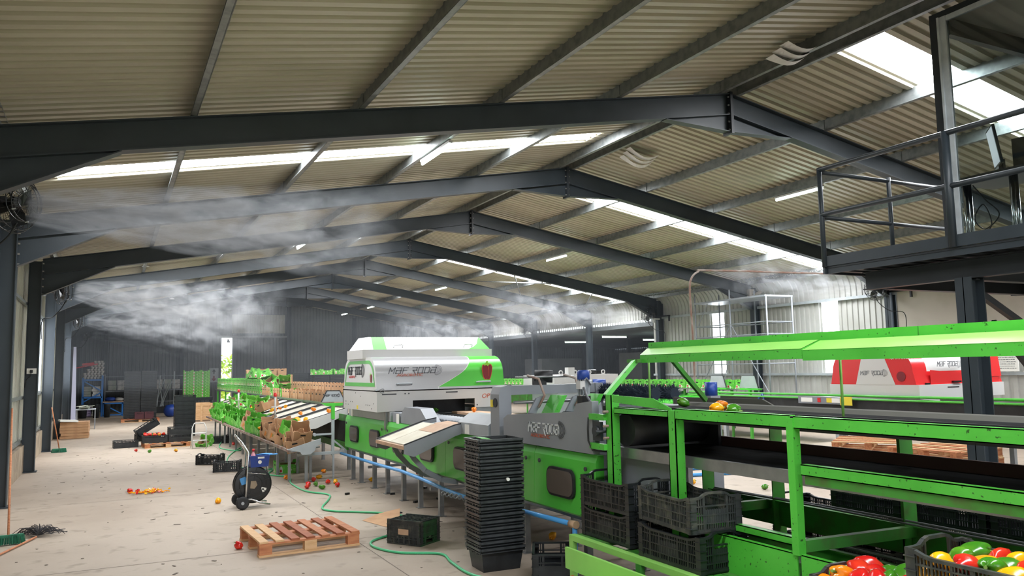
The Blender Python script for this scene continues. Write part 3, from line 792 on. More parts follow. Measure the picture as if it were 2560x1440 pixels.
mb = MB(); slab(mb, [(3.72,8.98,zb-.005),(3.9,8.98,zb+.01),(3.9,9.6,zb+.01),(3.72,9.6,zb-.005)], .02); build(mb, 'pad', M['beltT'], ch)
for y in (8.935, 10.0):
    mb = MB(); mb.prism([(3.08,za-.10),(3.08,za),(3.72,zb),(3.9,zb+.03),(3.9,zb-.08),(3.72,zb-.13),(3.2,za-.14)], 'y', y-.012, y+.012)
    sp = build(mb, 'side_plate', M['greyM'], ch)
    mb = MB(); mb.bar((3.08,y,za+.004), (3.72,y,zb+.004), .026, .012); mb.bar((3.72,y,zb+.004), (3.9,y,zb+.034), .026, .012); build(mb, 'rubber_edge', M['rubber'], sp)
mb = MB(); mb.box(3.07, 3.11, 8.94, 10.0, za-.05, za-.01); build(mb, 'lip', M['beltT'], ch)
for y in (9.15, 9.72):
    mb = MB(); P = [(3.22,y,.95),(3.27,y,.86),(3.42,y,.70),(3.62,y,.58),(3.85,y,.53)]
    for a, b in zip(P, P[1:]): mb.bar(a, b, .02, .06)
    build(mb, 'leg', M['greyM'], ch)
mb = MB()
for k in range(9): mb.ring((3.5+.045*k, 8.78-.02*k, .47-.012*k), .022, .008, 'y', 10, 5)
setp(build(mb, 'drag_chain', M['inox'], local=True), 'short steel drag chain hanging below the cream chute', 'chain')
# blue pipe
P = [(3.72,14.2,.46),(3.72,12.9,.468),(3.72,11.9,.474),(3.72,10.9,.49),(3.72,10.0,.47),(3.72,9.2,.435),(3.72,8.6,.43),(3.72,7.9,.46),(3.72,7.0,.49),(3.72,6.25,.51)]
mb = MB(); mb.smooth = True; mb.tube(P, .023, 10); bp = setp(build(mb, 'water_pipe', M['pipe'], local=True), 'blue plastic water pipe slung along the foot of the grading machine', 'pipe')
mb = MB(); mb.cyl((3.72,6.27,.51), (3.72,6.17,.515), .034, n=12); build(mb, 'fitting', M['beltT'], bp)
mb = MB(); mb.cyl((3.72,6.2,.50), (3.72,6.2,.0), .023, n=10); build(mb, 'drop_leg', M['pipe'], bp)

# the machine further right behind the gantry
mc = thing('dumper_machine', 'white machine casing with lifting eyes behind the grey gantry', 'machine', (7.2, 12, 0))
mb = MB(); mb.box(6.58, 7.85, 11.5, 12.6, 1.55, 1.775); build(mb, 'casing', M['whiteM'], mc)
mb = MB(); mb.box(6.7, 7.75, 11.6, 12.5, .4, 1.55); build(mb, 'body', M['greyL'], mc)
for x in (6.8, 7.6):
    for y in (11.7, 12.4):
        mb = MB(); mb.box(x-.04, x+.04, y-.04, y+.04, 0, .42); build(mb, 'leg', M['inox'], mc)
for x in (6.74, 7.02, 7.3, 7.58):
    mb = MB(); mb.ring((x, 11.55, 1.815), .032, .010, 'y', 14, 6); build(mb, 'lifting_eye', M['whiteM'], mc)
mb = MB(); mb.box(6.86, 6.98, 11.5, 11.62, 1.776, 1.9); build(mb, 'control_box', M['whiteM'], mc)
mb = MB(); mb.box(7.2, 7.7, 11.8, 12.0, 1.776, 1.83); mb.cyl((7.35,11.75,1.82), (7.55,11.75,1.82), .04, n=10); build(mb, 'motor', M['black'], mc)
mb = MB(); mb.cyl((6.95,10.9,1.62), (7.13,10.8,1.62), .085, n=18); mo2 = setp(build(mb, 'drive_motor', M['blueM'], local=True), 'blue finned electric motor lying on the conveyor behind the slanted green strut', 'motor')
mb = MB(); mb.cyl((6.83,10.97,1.62), (6.95,10.9,1.62), .075, n=18); build(mb, 'fins', M['greyL'], mo2)
mb = MB(); mb.box(6.85, 7.1, 10.7, 11.1, 0, 1.53); build(mb, 'stand', M['greyM'], mo2)

# ---------------------------------------------------------------- the green sorting table in front
tb = thing('sorting_table', 'long chipped green steel sorting table with two black belts and a raised canopy rail', 'sorting table', (4.4, 3.5, 0))
G = M['green']; YE = .6
def post(x, y, z0, z1, w=.075, nm='post', m_=None):
    mb = MB(); mb.box(x, x+.008, y-w/2, y+w/2, z0, z1); mb.box(x, x+w, y+w/2-.008, y+w/2, z0, z1); mb.box(x, x+w*.9, y-w/2, y-w/2+.008, z0, z1)
    return build(mb, nm, m_ or G, tb)
for y, w in ((5.72,.09),(4.87,.09)):
    post(3.795, y, .5, 1.66 if y > 5 else 1.56, w)
mb = MB(); mb.box(3.782, 3.79, 3.66, 3.715, .73, 1.56); mb.box(3.79,3.84,3.66,3.668,.73,1.56); build(mb, 'post', G, tb)
mb = MB(); mb.box(3.795, 3.84, 1.2, 1.25, .5, 1.56); build(mb, 'post', G, tb)
for y in (5.72, 4.87, 3.68, 2.4, 1.2):
    mb = MB(); mb.box(4.86, 4.93, y+.02, y+.09, 0, 1.5); mb.box(4.8,4.86,y+.02,y+.03,0,1.5); build(mb, 'post', M['greenD'], tb)
mb = MB()
for z in (1.30, 1.40, 1.52): mb.cyl((3.79, 5.72, z), (3.74, 5.72, z), .012, n=6)
build(mb, 'bolts', M['rust'], tb)
# rails
def rail(x, y0, y1, z0, z1, m_=None, nm='rail', t=.05):
    mb = MB(); mb.box(x, x+.006, y0, y1, z0, z1); mb.box(x, x+t, y0, y1, z1-.006, z1); mb.box(x, x+t, y0, y1, z0, z0+.006); return build(mb, nm, m_ or G, tb)
rail(3.79, YE, 3.66, 1.497, 1.573); rail(3.79, 3.69, 4.82, 1.497, 1.577)
rail(3.81, 4.92, 5.66, 1.505, 1.555); mb = MB(); mb.prism([(5.66,1.60),(5.66,1.66),(5.1,1.645),(4.88,1.575),(4.88,1.56)], 'x', 3.80, 3.81); build(mb, 'rail', G, tb)
rail(3.79, YE, 3.62, 1.217, 1.283, M['green'])
mb = MB(); mb.box(3.80, 3.86, YE, 3.6, 1.165, 1.215); build(mb, 'rail', M['greenD'], tb)
rail(3.90, 3.74, 5.0, .75, .80)
# brackets at the machine end
for z in (1.22, 1.47):
    mb = MB(); mb.box(3.76, 3.80, 5.75, 5.98, z-.025, z+.025); build(mb, 'bracket', G, tb)
mb = MB(); mb.cyl((3.74, 5.86, 1.35), (3.80, 5.86, 1.35), .045, n=14); mb.box(3.76, 3.79, 5.80, 5.92, 1.27, 1.43); mb.cyl((3.7,5.78,1.35),(3.9,5.78,1.35),.012,n=8); build(mb, 'bearing', M['steel2'], tb)
mb = MB(); mb.tube([(3.76,5.99,1.46),(3.76,6.0,1.36),(3.75,5.98,1.26),(3.77,5.95,1.18),(3.9,5.8,1.17)], .008, 6); build(mb, 'cable', M['cable'], tb)
# upper belt
mb = MB(); mb.box(3.88, 4.72, YE, 5.9, 1.50, 1.53); build(mb, 'upper_belt', M['beltB'], tb)
mb = MB(); mb.prism([(4.72,1.5),(4.80,1.555),(4.86,1.56),(4.86,1.50)], 'y', YE, 6.0); build(mb, 'side_guide', M['guide'], tb)
mb = MB(); mb.box(3.86, 3.88, YE, 5.9, 1.50, 1.562); build(mb, 'side_guide', M['rubber'], tb)
mb = MB(); mb.prism([(6.35,1.59),(5.15,1.60),(5.0,1.54),(6.35,1.52)], 'x', 4.98, 5.0); build(mb, 'side_guide', M['guide'], tb)
mb = MB(); mb.box(4.28, 4.30, YE, 5.9, 1.53, 1.545); build(mb, 'divider', M['rubber'], tb)
# lower belt
mb = MB(); mb.box(3.95, 4.78, YE, 5.95, 1.16, 1.20); build(mb, 'lower_belt', M['beltB'], tb)
mb = MB(); mb.box(3.92, 3.95, YE, 5.95, 1.13, 1.215); build(mb, 'belt_frame', M['inox'], tb)
mb = MB(); mb.box(4.79, 4.81, YE, 5.8, 1.17, 1.278); build(mb, 'back_board', mat('brown_board', '4a2f2a', .6), tb)
mb = MB()
for z0, z1 in ((1.465, 1.497),): mb.box(3.95, 4.75, YE, 5.0, z0, z1)
build(mb, 'under_frame', M['rubber'], tb)  # dark colour stands in for the shadow under the top rail
mb = MB(); mb.cyl((3.95,5.7,1.36),(4.75,5.7,1.36),.14,n=20); build(mb, 'drum', M['rubber'], tb)
mb = MB(); mb.box(4.75, 4.78, 5.45, 5.95, 1.2, 1.5); build(mb, 'end_sheet', M['rubber'], tb)
mb = MB(); mb.box(4.0, 4.03, 5.0, 5.97, .5, 1.13); build(mb, 'end_sheet', M['greyM'], tb)
# platform ledge, kick boards, lower frames
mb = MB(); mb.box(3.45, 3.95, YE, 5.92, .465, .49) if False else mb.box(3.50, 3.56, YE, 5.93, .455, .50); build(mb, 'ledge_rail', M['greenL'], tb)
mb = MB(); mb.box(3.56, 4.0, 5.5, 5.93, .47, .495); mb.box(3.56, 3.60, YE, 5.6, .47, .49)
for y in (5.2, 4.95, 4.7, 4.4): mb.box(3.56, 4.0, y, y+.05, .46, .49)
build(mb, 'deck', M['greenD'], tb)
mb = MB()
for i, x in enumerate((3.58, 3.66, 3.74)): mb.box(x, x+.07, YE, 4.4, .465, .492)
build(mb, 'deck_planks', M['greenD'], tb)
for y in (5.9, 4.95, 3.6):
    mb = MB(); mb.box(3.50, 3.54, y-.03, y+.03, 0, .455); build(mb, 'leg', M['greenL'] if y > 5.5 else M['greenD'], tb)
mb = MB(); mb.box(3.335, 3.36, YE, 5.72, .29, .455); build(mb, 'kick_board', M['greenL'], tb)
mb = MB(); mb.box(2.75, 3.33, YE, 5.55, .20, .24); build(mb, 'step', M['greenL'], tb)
for y in (5.4, 4.2, 2.6):
    for x in (2.85, 3.3):
        mb = MB(); mb.box(x-.02, x+.02, y-.02, y+.02, 0, .2); build(mb, 'step_leg', M['greenD'], tb)
for a, b in ((3.695, 4.55), (YE, 3.665)):
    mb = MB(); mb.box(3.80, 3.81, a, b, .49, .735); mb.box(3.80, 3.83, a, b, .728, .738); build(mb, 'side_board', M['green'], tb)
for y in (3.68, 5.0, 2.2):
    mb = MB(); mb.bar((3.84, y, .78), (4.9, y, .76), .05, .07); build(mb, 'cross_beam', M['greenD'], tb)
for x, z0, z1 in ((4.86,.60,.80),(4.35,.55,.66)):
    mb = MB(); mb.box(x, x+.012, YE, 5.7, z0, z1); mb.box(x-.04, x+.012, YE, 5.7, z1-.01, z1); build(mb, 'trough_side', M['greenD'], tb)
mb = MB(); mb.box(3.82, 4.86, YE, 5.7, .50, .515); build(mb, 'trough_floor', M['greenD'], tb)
for i, (x, z) in enumerate(((4.80, .815), (4.82, .825), (4.37, .68))):
    mb = MB(); mb.tube([(x+.01*math.sin(k*2+i), .8+k*.6, z+.008*math.sin(k*1.3+i)) for k in range(9)], .008, 6); build(mb, 'cable', M['greyT'], tb)
# canopy
mb = MB(); mb.prism([(4.15,1.927),(4.15,1.993),(4.32,2.052),(4.34,2.052),(4.34,1.98),(4.17,1.927)], 'y', 3.9, 5.73); build(mb, 'canopy', M['green'], tb)
mb = MB(); mb.prism([(4.15,1.915),(4.15,1.985),(4.32,2.048),(4.34,2.048),(4.34,1.97),(4.17,1.915)], 'y', YE, 3.895); build(mb, 'canopy', M['green'], tb)
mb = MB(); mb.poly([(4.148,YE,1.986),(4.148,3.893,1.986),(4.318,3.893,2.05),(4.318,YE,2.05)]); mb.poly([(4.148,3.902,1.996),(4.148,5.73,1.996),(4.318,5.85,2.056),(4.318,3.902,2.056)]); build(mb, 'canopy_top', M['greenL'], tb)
mb = MB(); mb.box(4.34, 4.36, 3.17, 5.86, 2.045, 2.108); mb.box(4.34, 4.36, YE, 3.16, 2.045, 2.108); build(mb, 'canopy_back', M['green'], tb)
mb = MB(); mb.box(4.1, 4.16, 5.7, 5.86, 1.93, 1.96); build(mb, 'canopy_bracket', M['greenD'], tb)
mb = MB(); mb.bar((3.83, 5.80, 1.65), (4.12, 5.76, 1.945), .06, .04); build(mb, 'strut', G, tb)
mb = MB(); mb.bar((4.84, 5.70, 1.58), (4.36, 5.6, 1.99), .03, .04); build(mb, 'strut', M['greenD'], tb)
for y in (5.89, 3.77, 1.6):
    mb = MB(); mb.cyl((4.36, y, 1.53), (4.36, y, 1.95), .009, n=8); build(mb, 'rod', M['greenL'], tb)
mb = MB(); mb.cyl((5.25, 6.1, 1.60), (5.25, 6.1, 1.73), .06, n=16); bm3 = setp(build(mb, 'drive_motor', M['blueM'], local=True), 'upright bright blue motor behind the belts of the green sorting table', 'motor')
mb = MB(); mb.box(5.19, 5.31, 6.04, 6.16, 0, 1.6); build(mb, 'stand', M['greyM'], bm3)
# black roller brushes beyond the table
bs = thing('brush_washer', 'bank of bristly dark blue roller brushes behind the green sorting table', 'brush rollers', (5.6, 7.3, 1.1))
for k in range(2):
    mb = MB(); rr = random.Random(k); y0, y1, zc2, xc = 6.85, 8.2, 1.60, 5.15+.25*k
    mb.cyl((xc, y0, zc2), (xc, y1, zc2), .06, n=12)
    for i in range(1500):
        a = rr.random()*6.283; y = y0+(y1-y0)*rr.random(); r1 = .1+.03*rr.random()
        c, s_ = math.cos(a), math.sin(a); p = Vector((xc+.05*c, y, zc2+.05*s_)); q = Vector((xc+r1*c, y+rr.uniform(-.02,.02), zc2+r1*s_)); t = Vector((-s_*.004, .003, c*.004))
        mb.poly([p-t, p+t, q])
    build(mb, 'roller_brush', M['brush'], bs)
mb = MB(); mb.box(5.0, 5.55, 6.75, 8.3, 1.15, 1.48); build(mb, 'housing', M['greyM'], bs)
for x in (5.03, 5.5):
    for y in (6.8, 8.3):
        mb = MB(); mb.box(x-.03, x+.03, y-.03, y+.03, 0, 1.15); build(mb, 'leg', M['inox'], bs)
# ---------------------------------------------------------------- small goods: prototypes
def pepper_mesh(name, m_body, seed, elong=1.0):
    rr = random.Random(seed); mb = MB(); nu, nv = 24, 13; L = rr.choice((3, 4, 4)); ph = rr.random()*6
    rings = []
    for j in range(nv+1):
        v = j/nv; th = v*math.pi
        zc = math.cos(th); rad = math.sin(th)**.72*(1-.12*v)
        if j == 0: zc -= .22
        if j == 1: zc -= .02
        if j == nv: zc += .16
        ring = []
        for k in range(nu):
            a = k*2*math.pi/nu; lob = 1+.10*math.cos(L*a+ph)*(.35+.65*math.sin(th)**.5)+.03*math.sin(2*a+seed)
            ring.append(mb.pt((.042*rad*lob*math.cos(a), .042*rad*lob*math.sin(a), .045*elong*zc+.006*math.cos(L*a+ph)*(1 if v > .7 or v < .25 else 0))))
        rings.append(ring)
    mb.smooth = True
    for A, B in zip(rings, rings[1:]):
        for k in range(nu): q = (k+1) % nu; mb.face([A[k], B[k], B[q], A[q]])
    o = build(mb, 'bell_pepper', m_body, None, local=True)
    s = MB(); s.smooth = True; s.tube([(0,0,.030*elong), (.003,.001,.045*elong), (.012,.003,.058*elong)], [.010,.0055,.006], 7)
    build(s, 'stem', M['stem'], o, local=True)
    return o
PEP = {c: [pepper_mesh('bell_pepper', M[k], i*5+3, e) for i, e in enumerate((.95, 1.2))] for c, k in (('red','pepR'),('yellow','pepY'),('green','pepG'),('orange','pepO'))}
_used = set()
def pepper(c, x, y, z, label, group=None, s=1.0, rot=None, stemless=False):
    src = PEP[c][rnd.randint(0, 1)]
    rot = rot or (rnd.choice((75, 90, 110, 60, -80)), rnd.uniform(-25, 25), rnd.uniform(0, 360))
    if id(src) not in _used:
        _used.add(id(src)); o = src; o.location = (x, y, z); o.rotation_euler = [R(a) for a in rot]; o.scale = (s,)*3
        o['label'] = label
        if group: o['group'] = group
    else: o = dup(src, (x, y, z), rot, label, group, s)
    o['category'] = 'bell pepper'
    return o

# slatted produce crate, local coordinates, x long, y short, z up
def crate_proto(L_, W_, H_, m_, name='plastic_crate', dense=True, hump=True, solid=False):
    t = thing(name, 'x', 'crate')
    def side(len_, long, par):
        mb = MB(); th = .010
        def rim(u):
            if long: return H_*(1-(.10*max(0, min(1, (min(u, 1-u)-.05)/.12)) if hump else 0))
            d = abs(u-.5)
            return H_*(1+(.13*max(0, min(1, (.30-d)/.12)) if hump else 0))-(0 if d > .42 or not hump else .0)
        N = 14
        for i in range(N):
            u0, u1 = i/N, (i+1)/N
            mb.bar((u0*len_, 0, rim(u0)-.008), (u1*len_, 0, rim(u1)-.008), .022, .016)
        zl = [.012, H_*.27, H_*.5, H_*.74]
        for z in zl: mb.box(0, len_, -.012, .008, z-.004, z+.004)
        mb.box(0, len_, -th/2, th/2, 0, H_*.12)
        ns = int(len_/(.018 if dense else .04))
        for i in range(1, ns):
            u = i/ns; x = u*len_
            hold = (not long) and abs(u-.5) < .22
            z1 = rim(u)-.012
            if hold: mb.box(x-.003, x+.003, -th/2, th/2, H_*.1, H_*.66)
            else: mb.box(x-.0035, x+.0035, -th/2, th/2, H_*.1, z1)
        for u in ((.2,.35,.5,.65,.8) if long else (.28,.72)): mb.box(u*len_-.006, u*len_+.006, -.012, .006, 0, rim(u)-.01)
        if solid: mb.box(0, len_, -.003, .003, 0, H_*.66)
        else:
            for u0, u1 in (((.36,.64),) if long else ((.3,.7),)): mb.box(u0*len_, u1*len_, -.003, .003, H_*.28, H_*.64)
        return mb
    for s in (-1, 1):
        mb = side(L_, True, t); mb.v = [Vector((v.x-L_/2, s*(W_/2-.01)-s*v.y*(-1), v.z)) for v in mb.v]
        if s > 0: mb.f = [f[::-1] for f in mb.f]
        build(mb, 'long_side', m_, t, local=True)
        mb = side(W_, False, t); mb.v = [Vector((s*(L_/2-.01)+s*v.y, v.x-W_/2, v.z)) for v in mb.v]
        build(mb, 'short_side', m_, t, local=True)
    for sx in (-1, 1):
        for sy in (-1, 1):
            mb = MB()
            x, y = sx*L_/2, sy*W_/2
            mb.box(min(x, x-sx*.05), max(x, x-sx*.05), min(y, y-sy*.008), max(y, y-sy*.008), 0, H_)
            mb.box(min(x, x-sx*.008), max(x, x-sx*.008), min(y, y-sy*.05), max(y, y-sy*.05), 0, H_)
            for z in (H_*.15, H_*.38, H_*.62, H_*.85): mb.box(min(x+sx*.006, x-sx*.055), max(x+sx*.006, x-sx*.055), min(y+sy*.006, y-sy*.055), max(y+sy*.006, y-sy*.055), z, z+.005)
            build(mb, 'corner_post', m_, t, local=True)
    mb = MB(); mb.box(-L_/2+.01, L_/2-.01, -W_/2+.01, W_/2-.01, .004, .010)
    build(mb, 'base', m_, t, local=True)
    return t
def put(o, used, loc, rz, label, group=None, cat=None):
    """first call moves the prototype, later calls copy it"""
    if not o.get('_u'): o['_u'] = 1; c = o
    else: c = dup(o)
    if '_u' in c and c is not o: del c['_u']
    c.location = loc; c.rotation_euler = (0, 0, R(rz)) if not isinstance(rz, tuple) else [R(a) for a in rz]; c['label'] = label
    if group: c['group'] = group
    if cat: c['category'] = cat
    return c

# foreground crates on the platform ledge
CR = crate_proto(.70, .42, .245, M['plastD'])
CR2 = crate_proto(.70, .42, .245, M['plast'])
g1 = 'black crates on the green platform ledge'
put(CR2, 0, (3.82, 5.55, .50), 90, 'black slatted crate on the green platform ledge, bottom of the pair beside the grey machine', g1)
put(CR2, 0, (3.82, 5.55, .747), 90, 'black slatted crate on the green platform ledge, top of the pair beside the grey machine', g1)
put(CR2, 0, (3.765, 4.66, .50), 90, 'black slatted crate standing on the platform ledge under the dusty crate', g1)
put(CR, 0, (3.78, 4.70, .755), 84, 'dusty grey-black open crate lying askew on top of a darker crate on the ledge', g1)
# crates behind the table
CR3 = crate_proto(.62, .42, .24, M['plast'], dense=True)
gb = 'black crates stacked behind the sorting table'
k = 0
for j, y in enumerate((5.0, 4.35, 3.7, 3.05, 2.4)):
    for i in range(4 if j else 3):
        put(CR3, 0, (5.4, y, .02+i*.243), 90, 'black crate behind the green table, %s stack from the scanner end, %s up' % (nth(j), nth(i)), gb); k += 1
# pepper crates in the right corner
CR4 = crate_proto(.64, .42, .27, M['plastD'])
put(CR4, 0, (3.60, 2.90, .50), 90, 'black crate heaped with mixed peppers on the platform, lower and without a hump')
put(CR4, 0, (3.55, 2.22, .50), 90, 'black crate underneath the slatted hump-ended pepper crate')
put(CR4, 0, (3.53, 2.25, .772), 90, 'slatted black crate of red and green peppers on the platform, hump-ended')
cols = ['red','yellow','green','red','yellow','orange','red','green']
def heap(cx, cy_, z0, nx, ny, lab, grp, seed, h=.06):
    rr = random.Random(seed); n = 0
    for lay in range(2):
        for i in range(nx):
            for j in range(ny):
                x = cx+(i-(nx-1)/2)*.105+rr.uniform(-.014, .014)+(.03 if lay else 0); y = cy_+(j-(ny-1)/2)*.108+rr.uniform(-.014, .014)
                if lay and (abs(i-(nx-1)/2+.45) > nx/2-.8 or abs(j-(ny-1)/2) > ny/2-.8): continue
                c = rr.choice(cols)
                pepper(c, x, y, z0+lay*.070+rr.uniform(-.014, .014), lab(c, i, j, lay), grp, rr.uniform(1.2, 1.42)); n += 1
heap(3.60, 2.90, .725, 4, 6, lambda c, i, j, l: '%s pepper in the low heaped crate, %s row, %s along, %s layer' % (c, nth(j), nth(i), 'upper' if l else 'lower'), 'peppers in the low heaped crate', 4)
heap(3.53, 2.27, .92, 4, 6, lambda c, i, j, l: '%s pepper in the slatted hump-ended crate, %s row, %s along, %s layer' % (c, nth(j), nth(i), 'upper' if l else 'lower'), 'peppers in the slatted hump-ended crate', 9)
# black crate on the floor by the stack
CR5 = crate_proto(.52, .36, .29, M['plast'], hump=False, dense=True, solid=True)
put(CR5, 0, (3.60, 6.40, 0), 61, 'black crate with a hand slot on the floor between the tall stack and the platform')
# overturned dark green crate
ug = crate_proto(.46, .36, .25, M['plastD'], name='overturned_crate', hump=False, solid=True)
ug.location = (3.08, 8.62, .25); ug.rotation_euler = (R(180), 0, R(-57)); ug['label'] = 'dark green and grey crate turned upside down on the floor beside the pallet'
mb = MB()
for i in range(9): mb.box(-.21+i*.0525-.004, -.21+i*.0525+.004, -.16, .16, -.012, .004)
for i in range(6): mb.box(-.22, .22, -.15+i*.06-.004, -.15+i*.06+.004, -.012, .004)
mb.box(-.23, .23, -.18, -.16, -.016, .0); mb.box(-.23, .23, .16, .18, -.016, 0)
build(mb, 'bottom_grid', M['plastD'], ug, local=True)
for ch in ug.children:
    if ch.name.startswith('short_side'): ch.data.materials[0] = M['plastG']
mb = MB(); mb.box(-.07, .07, .183, .187, .08, .14); build(mb, 'label_plate', M['beltT'], ug, local=True)

# the tall stack of nested crates
st = thing('nesting_crate', 'x', 'crate')
W2, D2, Hc = .455, .375, .225
def shell(mb, w, d, h, taper=.03, t=.006):
    O = [(-w/2+taper,-d/2+taper),(w/2-taper,-d/2+taper),(w/2-taper,d/2-taper),(-w/2+taper,d/2-taper)]; P = [(-w/2,-d/2),(w/2,-d/2),(w/2,d/2),(-w/2,d/2)]
    for i in range(4):
        j = (i+1) % 4
        mb.poly([(*O[i],0),(*O[j],0),(*P[j],h),(*P[i],h)])
        q = lambda p, s_: (p[0]*s_, p[1]*s_)
        mb.poly([(*q(P[i],.975),h),(*q(P[j],.975),h),(*q(O[j],.975),.004),(*q(O[i],.975),.004)])
    mb.poly([(*O[0],.002),(*O[1],.002),(*O[2],.002),(*O[3],.002)])
mb = MB(); shell(mb, W2-.02, D2-.02, Hc-.01)
for k in range(4):
    for s_ in (-1, 1): mb.box(s_*(W2/2-.024)-.004, s_*(W2/2-.024)+.004, -.13+k*.08, -.12+k*.08, Hc-.09, Hc-.02)
build(mb, 'tub', M['plast'], st, local=True)
mb = MB()
for sx in (-1, 1): mb.box(sx*W2/2-.014, sx*W2/2+.006, -D2/2, D2/2, Hc-.022, Hc); mb.box(sx*W2/2-.012, sx*W2/2+.002, -D2/2, D2/2, Hc-.04, Hc-.034)
for sy in (-1, 1): mb.box(-W2/2, W2/2, sy*D2/2-.014, sy*D2/2+.008, Hc-.022, Hc); mb.box(-W2/2, W2/2, sy*D2/2-.012, sy*D2/2+.002, Hc-.046, Hc-.040)
build(mb, 'rim', M['rim'], st, local=True)
for sx in (-1, 1):
    mb = MB()
    for k in range(9):
        y = -D2/2+.03+k*(D2-.06)/8; mb.box(sx*W2/2-.004, sx*W2/2+.012, y-.008, y+.008, Hc-.055-(k % 3)*.006, Hc-.012)
        mb.obox((sx*W2/2+.004, y+.015, Hc-.045), .010, .03, .008, (25 if k % 2 else -25, 0, 0))
    build(mb, 'side_ribs', M['plastD'], st, local=True)
for i in range(17):
    rr = random.Random(i)
    put(st, 0, (3.375+.003*rr.uniform(-1, 1), 7.12+.003*rr.uniform(-1, 1), i*.063), -2+rr.uniform(-.8, .8), 'black nesting crate in the tall stack before the green machine, %s from the floor' % nth(i), 'nested crates of the tall stack')
mb = MB(); mb.obox((3.3, 7.2, 1.225), .12, .08, .004, (8, 6, 20)); setp(build(mb, 'green_card', M['green'], local=True), 'scrap of green card lying in the top crate of the tall stack', 'card')
mb = MB(); mb.cyl((3.42, 6.90, .85), (3.42, 6.93, .85), .016, n=10); setp(build(mb, 'white_tag', M['paper'], local=True), 'small white disc caught in the side of the tall crate stack', 'tag')

# pallet with loose-spaced slats
def pallet(loc, rz, label, L_=1.08, D_=1.06, mats=None, n=7, s=1.0):
    t = thing('wooden_pallet', label, 'pallet', loc, rz)
    mats = mats or ['woodP','woodP','woodR','woodR','wood','woodR','wood','wood','wood','woodP','wood']
    for j, y in enumerate((-D_/2+.05, 0, D_/2-.05)):
        mb = MB(); mb.box(-L_/2, L_/2, y-.05, y+.05, 0, .018); build(mb, 'bottom_board', M['woodP'], t, local=True)
        mb = MB(); mb.box(-L_/2, L_/2, y-.045, y+.045, .098, .114); build(mb, 'stringer', M['wood'], t, local=True)
        for x in (-L_/2+.07, 0, L_/2-.07):
            mb = MB(); mb.box(x-.065, x+.065, y-.045, y+.045, .018, .098); build(mb, 'block', M['wood'] if x else M['woodP'], t, local=True)
    for i in range(n):
        x = -L_/2+.05+i*(L_-.10)/(n-1); mb = MB(); mb.box(x-.045, x+.045, -D_/2, D_/2, .114, .130); build(mb, 'slat', M[mats[i % len(mats)]], t, local=True)
    return t
fp = pallet((1.95, 9.28, 0), 2.5, 'pine pallet with reddish slats on the aisle floor beside the overturned crate')
fp.scale = (1, 1, 1.22)
for i, (x, y, z, c, l) in enumerate([(3.03,13.68,0,'red','at the aisle edge of the loose group'),(2.955,13.41,0,'red','in front of the group by the thin post'),(3.14,13.6,0,'green','dark one in the middle of the loose group'),
    (3.24,14.2,0,'red','behind the green one in the loose group'),(3.40,14.5,0,'yellow','at the back of the loose group'),(3.15,13.2,0,'green','lowest one in front of the loose group'),(3.38,13.75,0,'red','just off the loose group'),
    (3.50,13.72,0,'yellow','ending the loose group'),(3.43,13.3,0,'red','beside the yellow one ending the loose group'),(2.878,14.773,0,'orange','beside the green hose behind the hose reel'),(3.67,15.27,0,'orange','in the shade behind the thin post'),
    (4.1,13.6,0,'yellow','under the far end of the grading machine'),(4.92,14.385,0,'orange','deep under the grading machine'),(5.1,14.0,0,'red','deep under the grading machine, beside an orange one'),
    (1.487,12.67,0,'yellow','alone on the open floor before the hose reel'),(1.313,9.293,0,'red','at a corner of the pine pallet'),(.356,14.608,0,'red','beside the squashed pepper heap'),(.653,22.32,0,'red','small and far, in front of the tilted crate'),
    (.945,21.863,0,'green','small and far, in front of the pallet of crates'),(1.533,21.647,0,'yellow','small and far, near the white stepladder'),(3.029,22.659,0,'red','under the far end of the carton tray'),(4.45,7.9,0,'yellow','under the machine beside the blue pipe fitting'),
    (8.412,10.31,0,'yellow','on the far floor seen through the green table frame'),(8.922,9.254,0,'green','small one on the far floor seen through the table frame')]):
    pepper(c, x, y, .042, '%s pepper on the floor, %s' % (c, l), 'loose peppers on the floor', 1.05 if y < 13 else .95)
for i, (x, y, z, c) in enumerate([(5.03,11.3,1.285,'orange'),(4.75,12.2,1.25,'green'),(4.35,12.2,1.25,'red')]):
    pepper(c, x, y, z, '%s pepper riding out of the white scanner' % c, 'peppers on the scanner lanes')
pepper('yellow', 4.02, 4.62, 1.575, 'yellow pepper lying at the edge of the upper black belt', s=1.15, rot=(85, 0, 60)); pepper('green', 4.0, 4.42, 1.575, 'light green pepper showing its base at the edge of the upper belt', s=1.15, rot=(100, 0, 20))
pepper('green', 4.5, 5.6, 1.575, 'green pepper far across the upper belt, beside a small orange one'); pepper('orange', 4.5, 5.1, 1.57, 'small orange pepper far across the upper belt')
pepper('red', 3.18, 5.35, .28, 'red pepper lying on the light green step', s=1.15); pepper('green', 3.46, 4.55, .535, 'dark green pepper on the deck planks below the right-hand crates') if False else None
# squashed heap
mb = MB(); rr = random.Random(2)
for i in range(60):
    c = Vector((.62+rr.gauss(0, .13), 14.5+rr.gauss(0, .10), .012+.02*rr.random())); mb.mi = rr.choice((0, 0, 1, 2))
    mb.obox(c, .03+.05*rr.random(), .02+.03*rr.random(), .012, (rr.uniform(-30, 30), rr.uniform(-30, 30), rr.uniform(0, 180)))
setp(build(mb, 'food_scraps', [M['pepY'], M['pepR'], M['pepO']]), 'flattened heap of squashed yellow and red peppers on the aisle floor', 'food waste', kind='stuff')
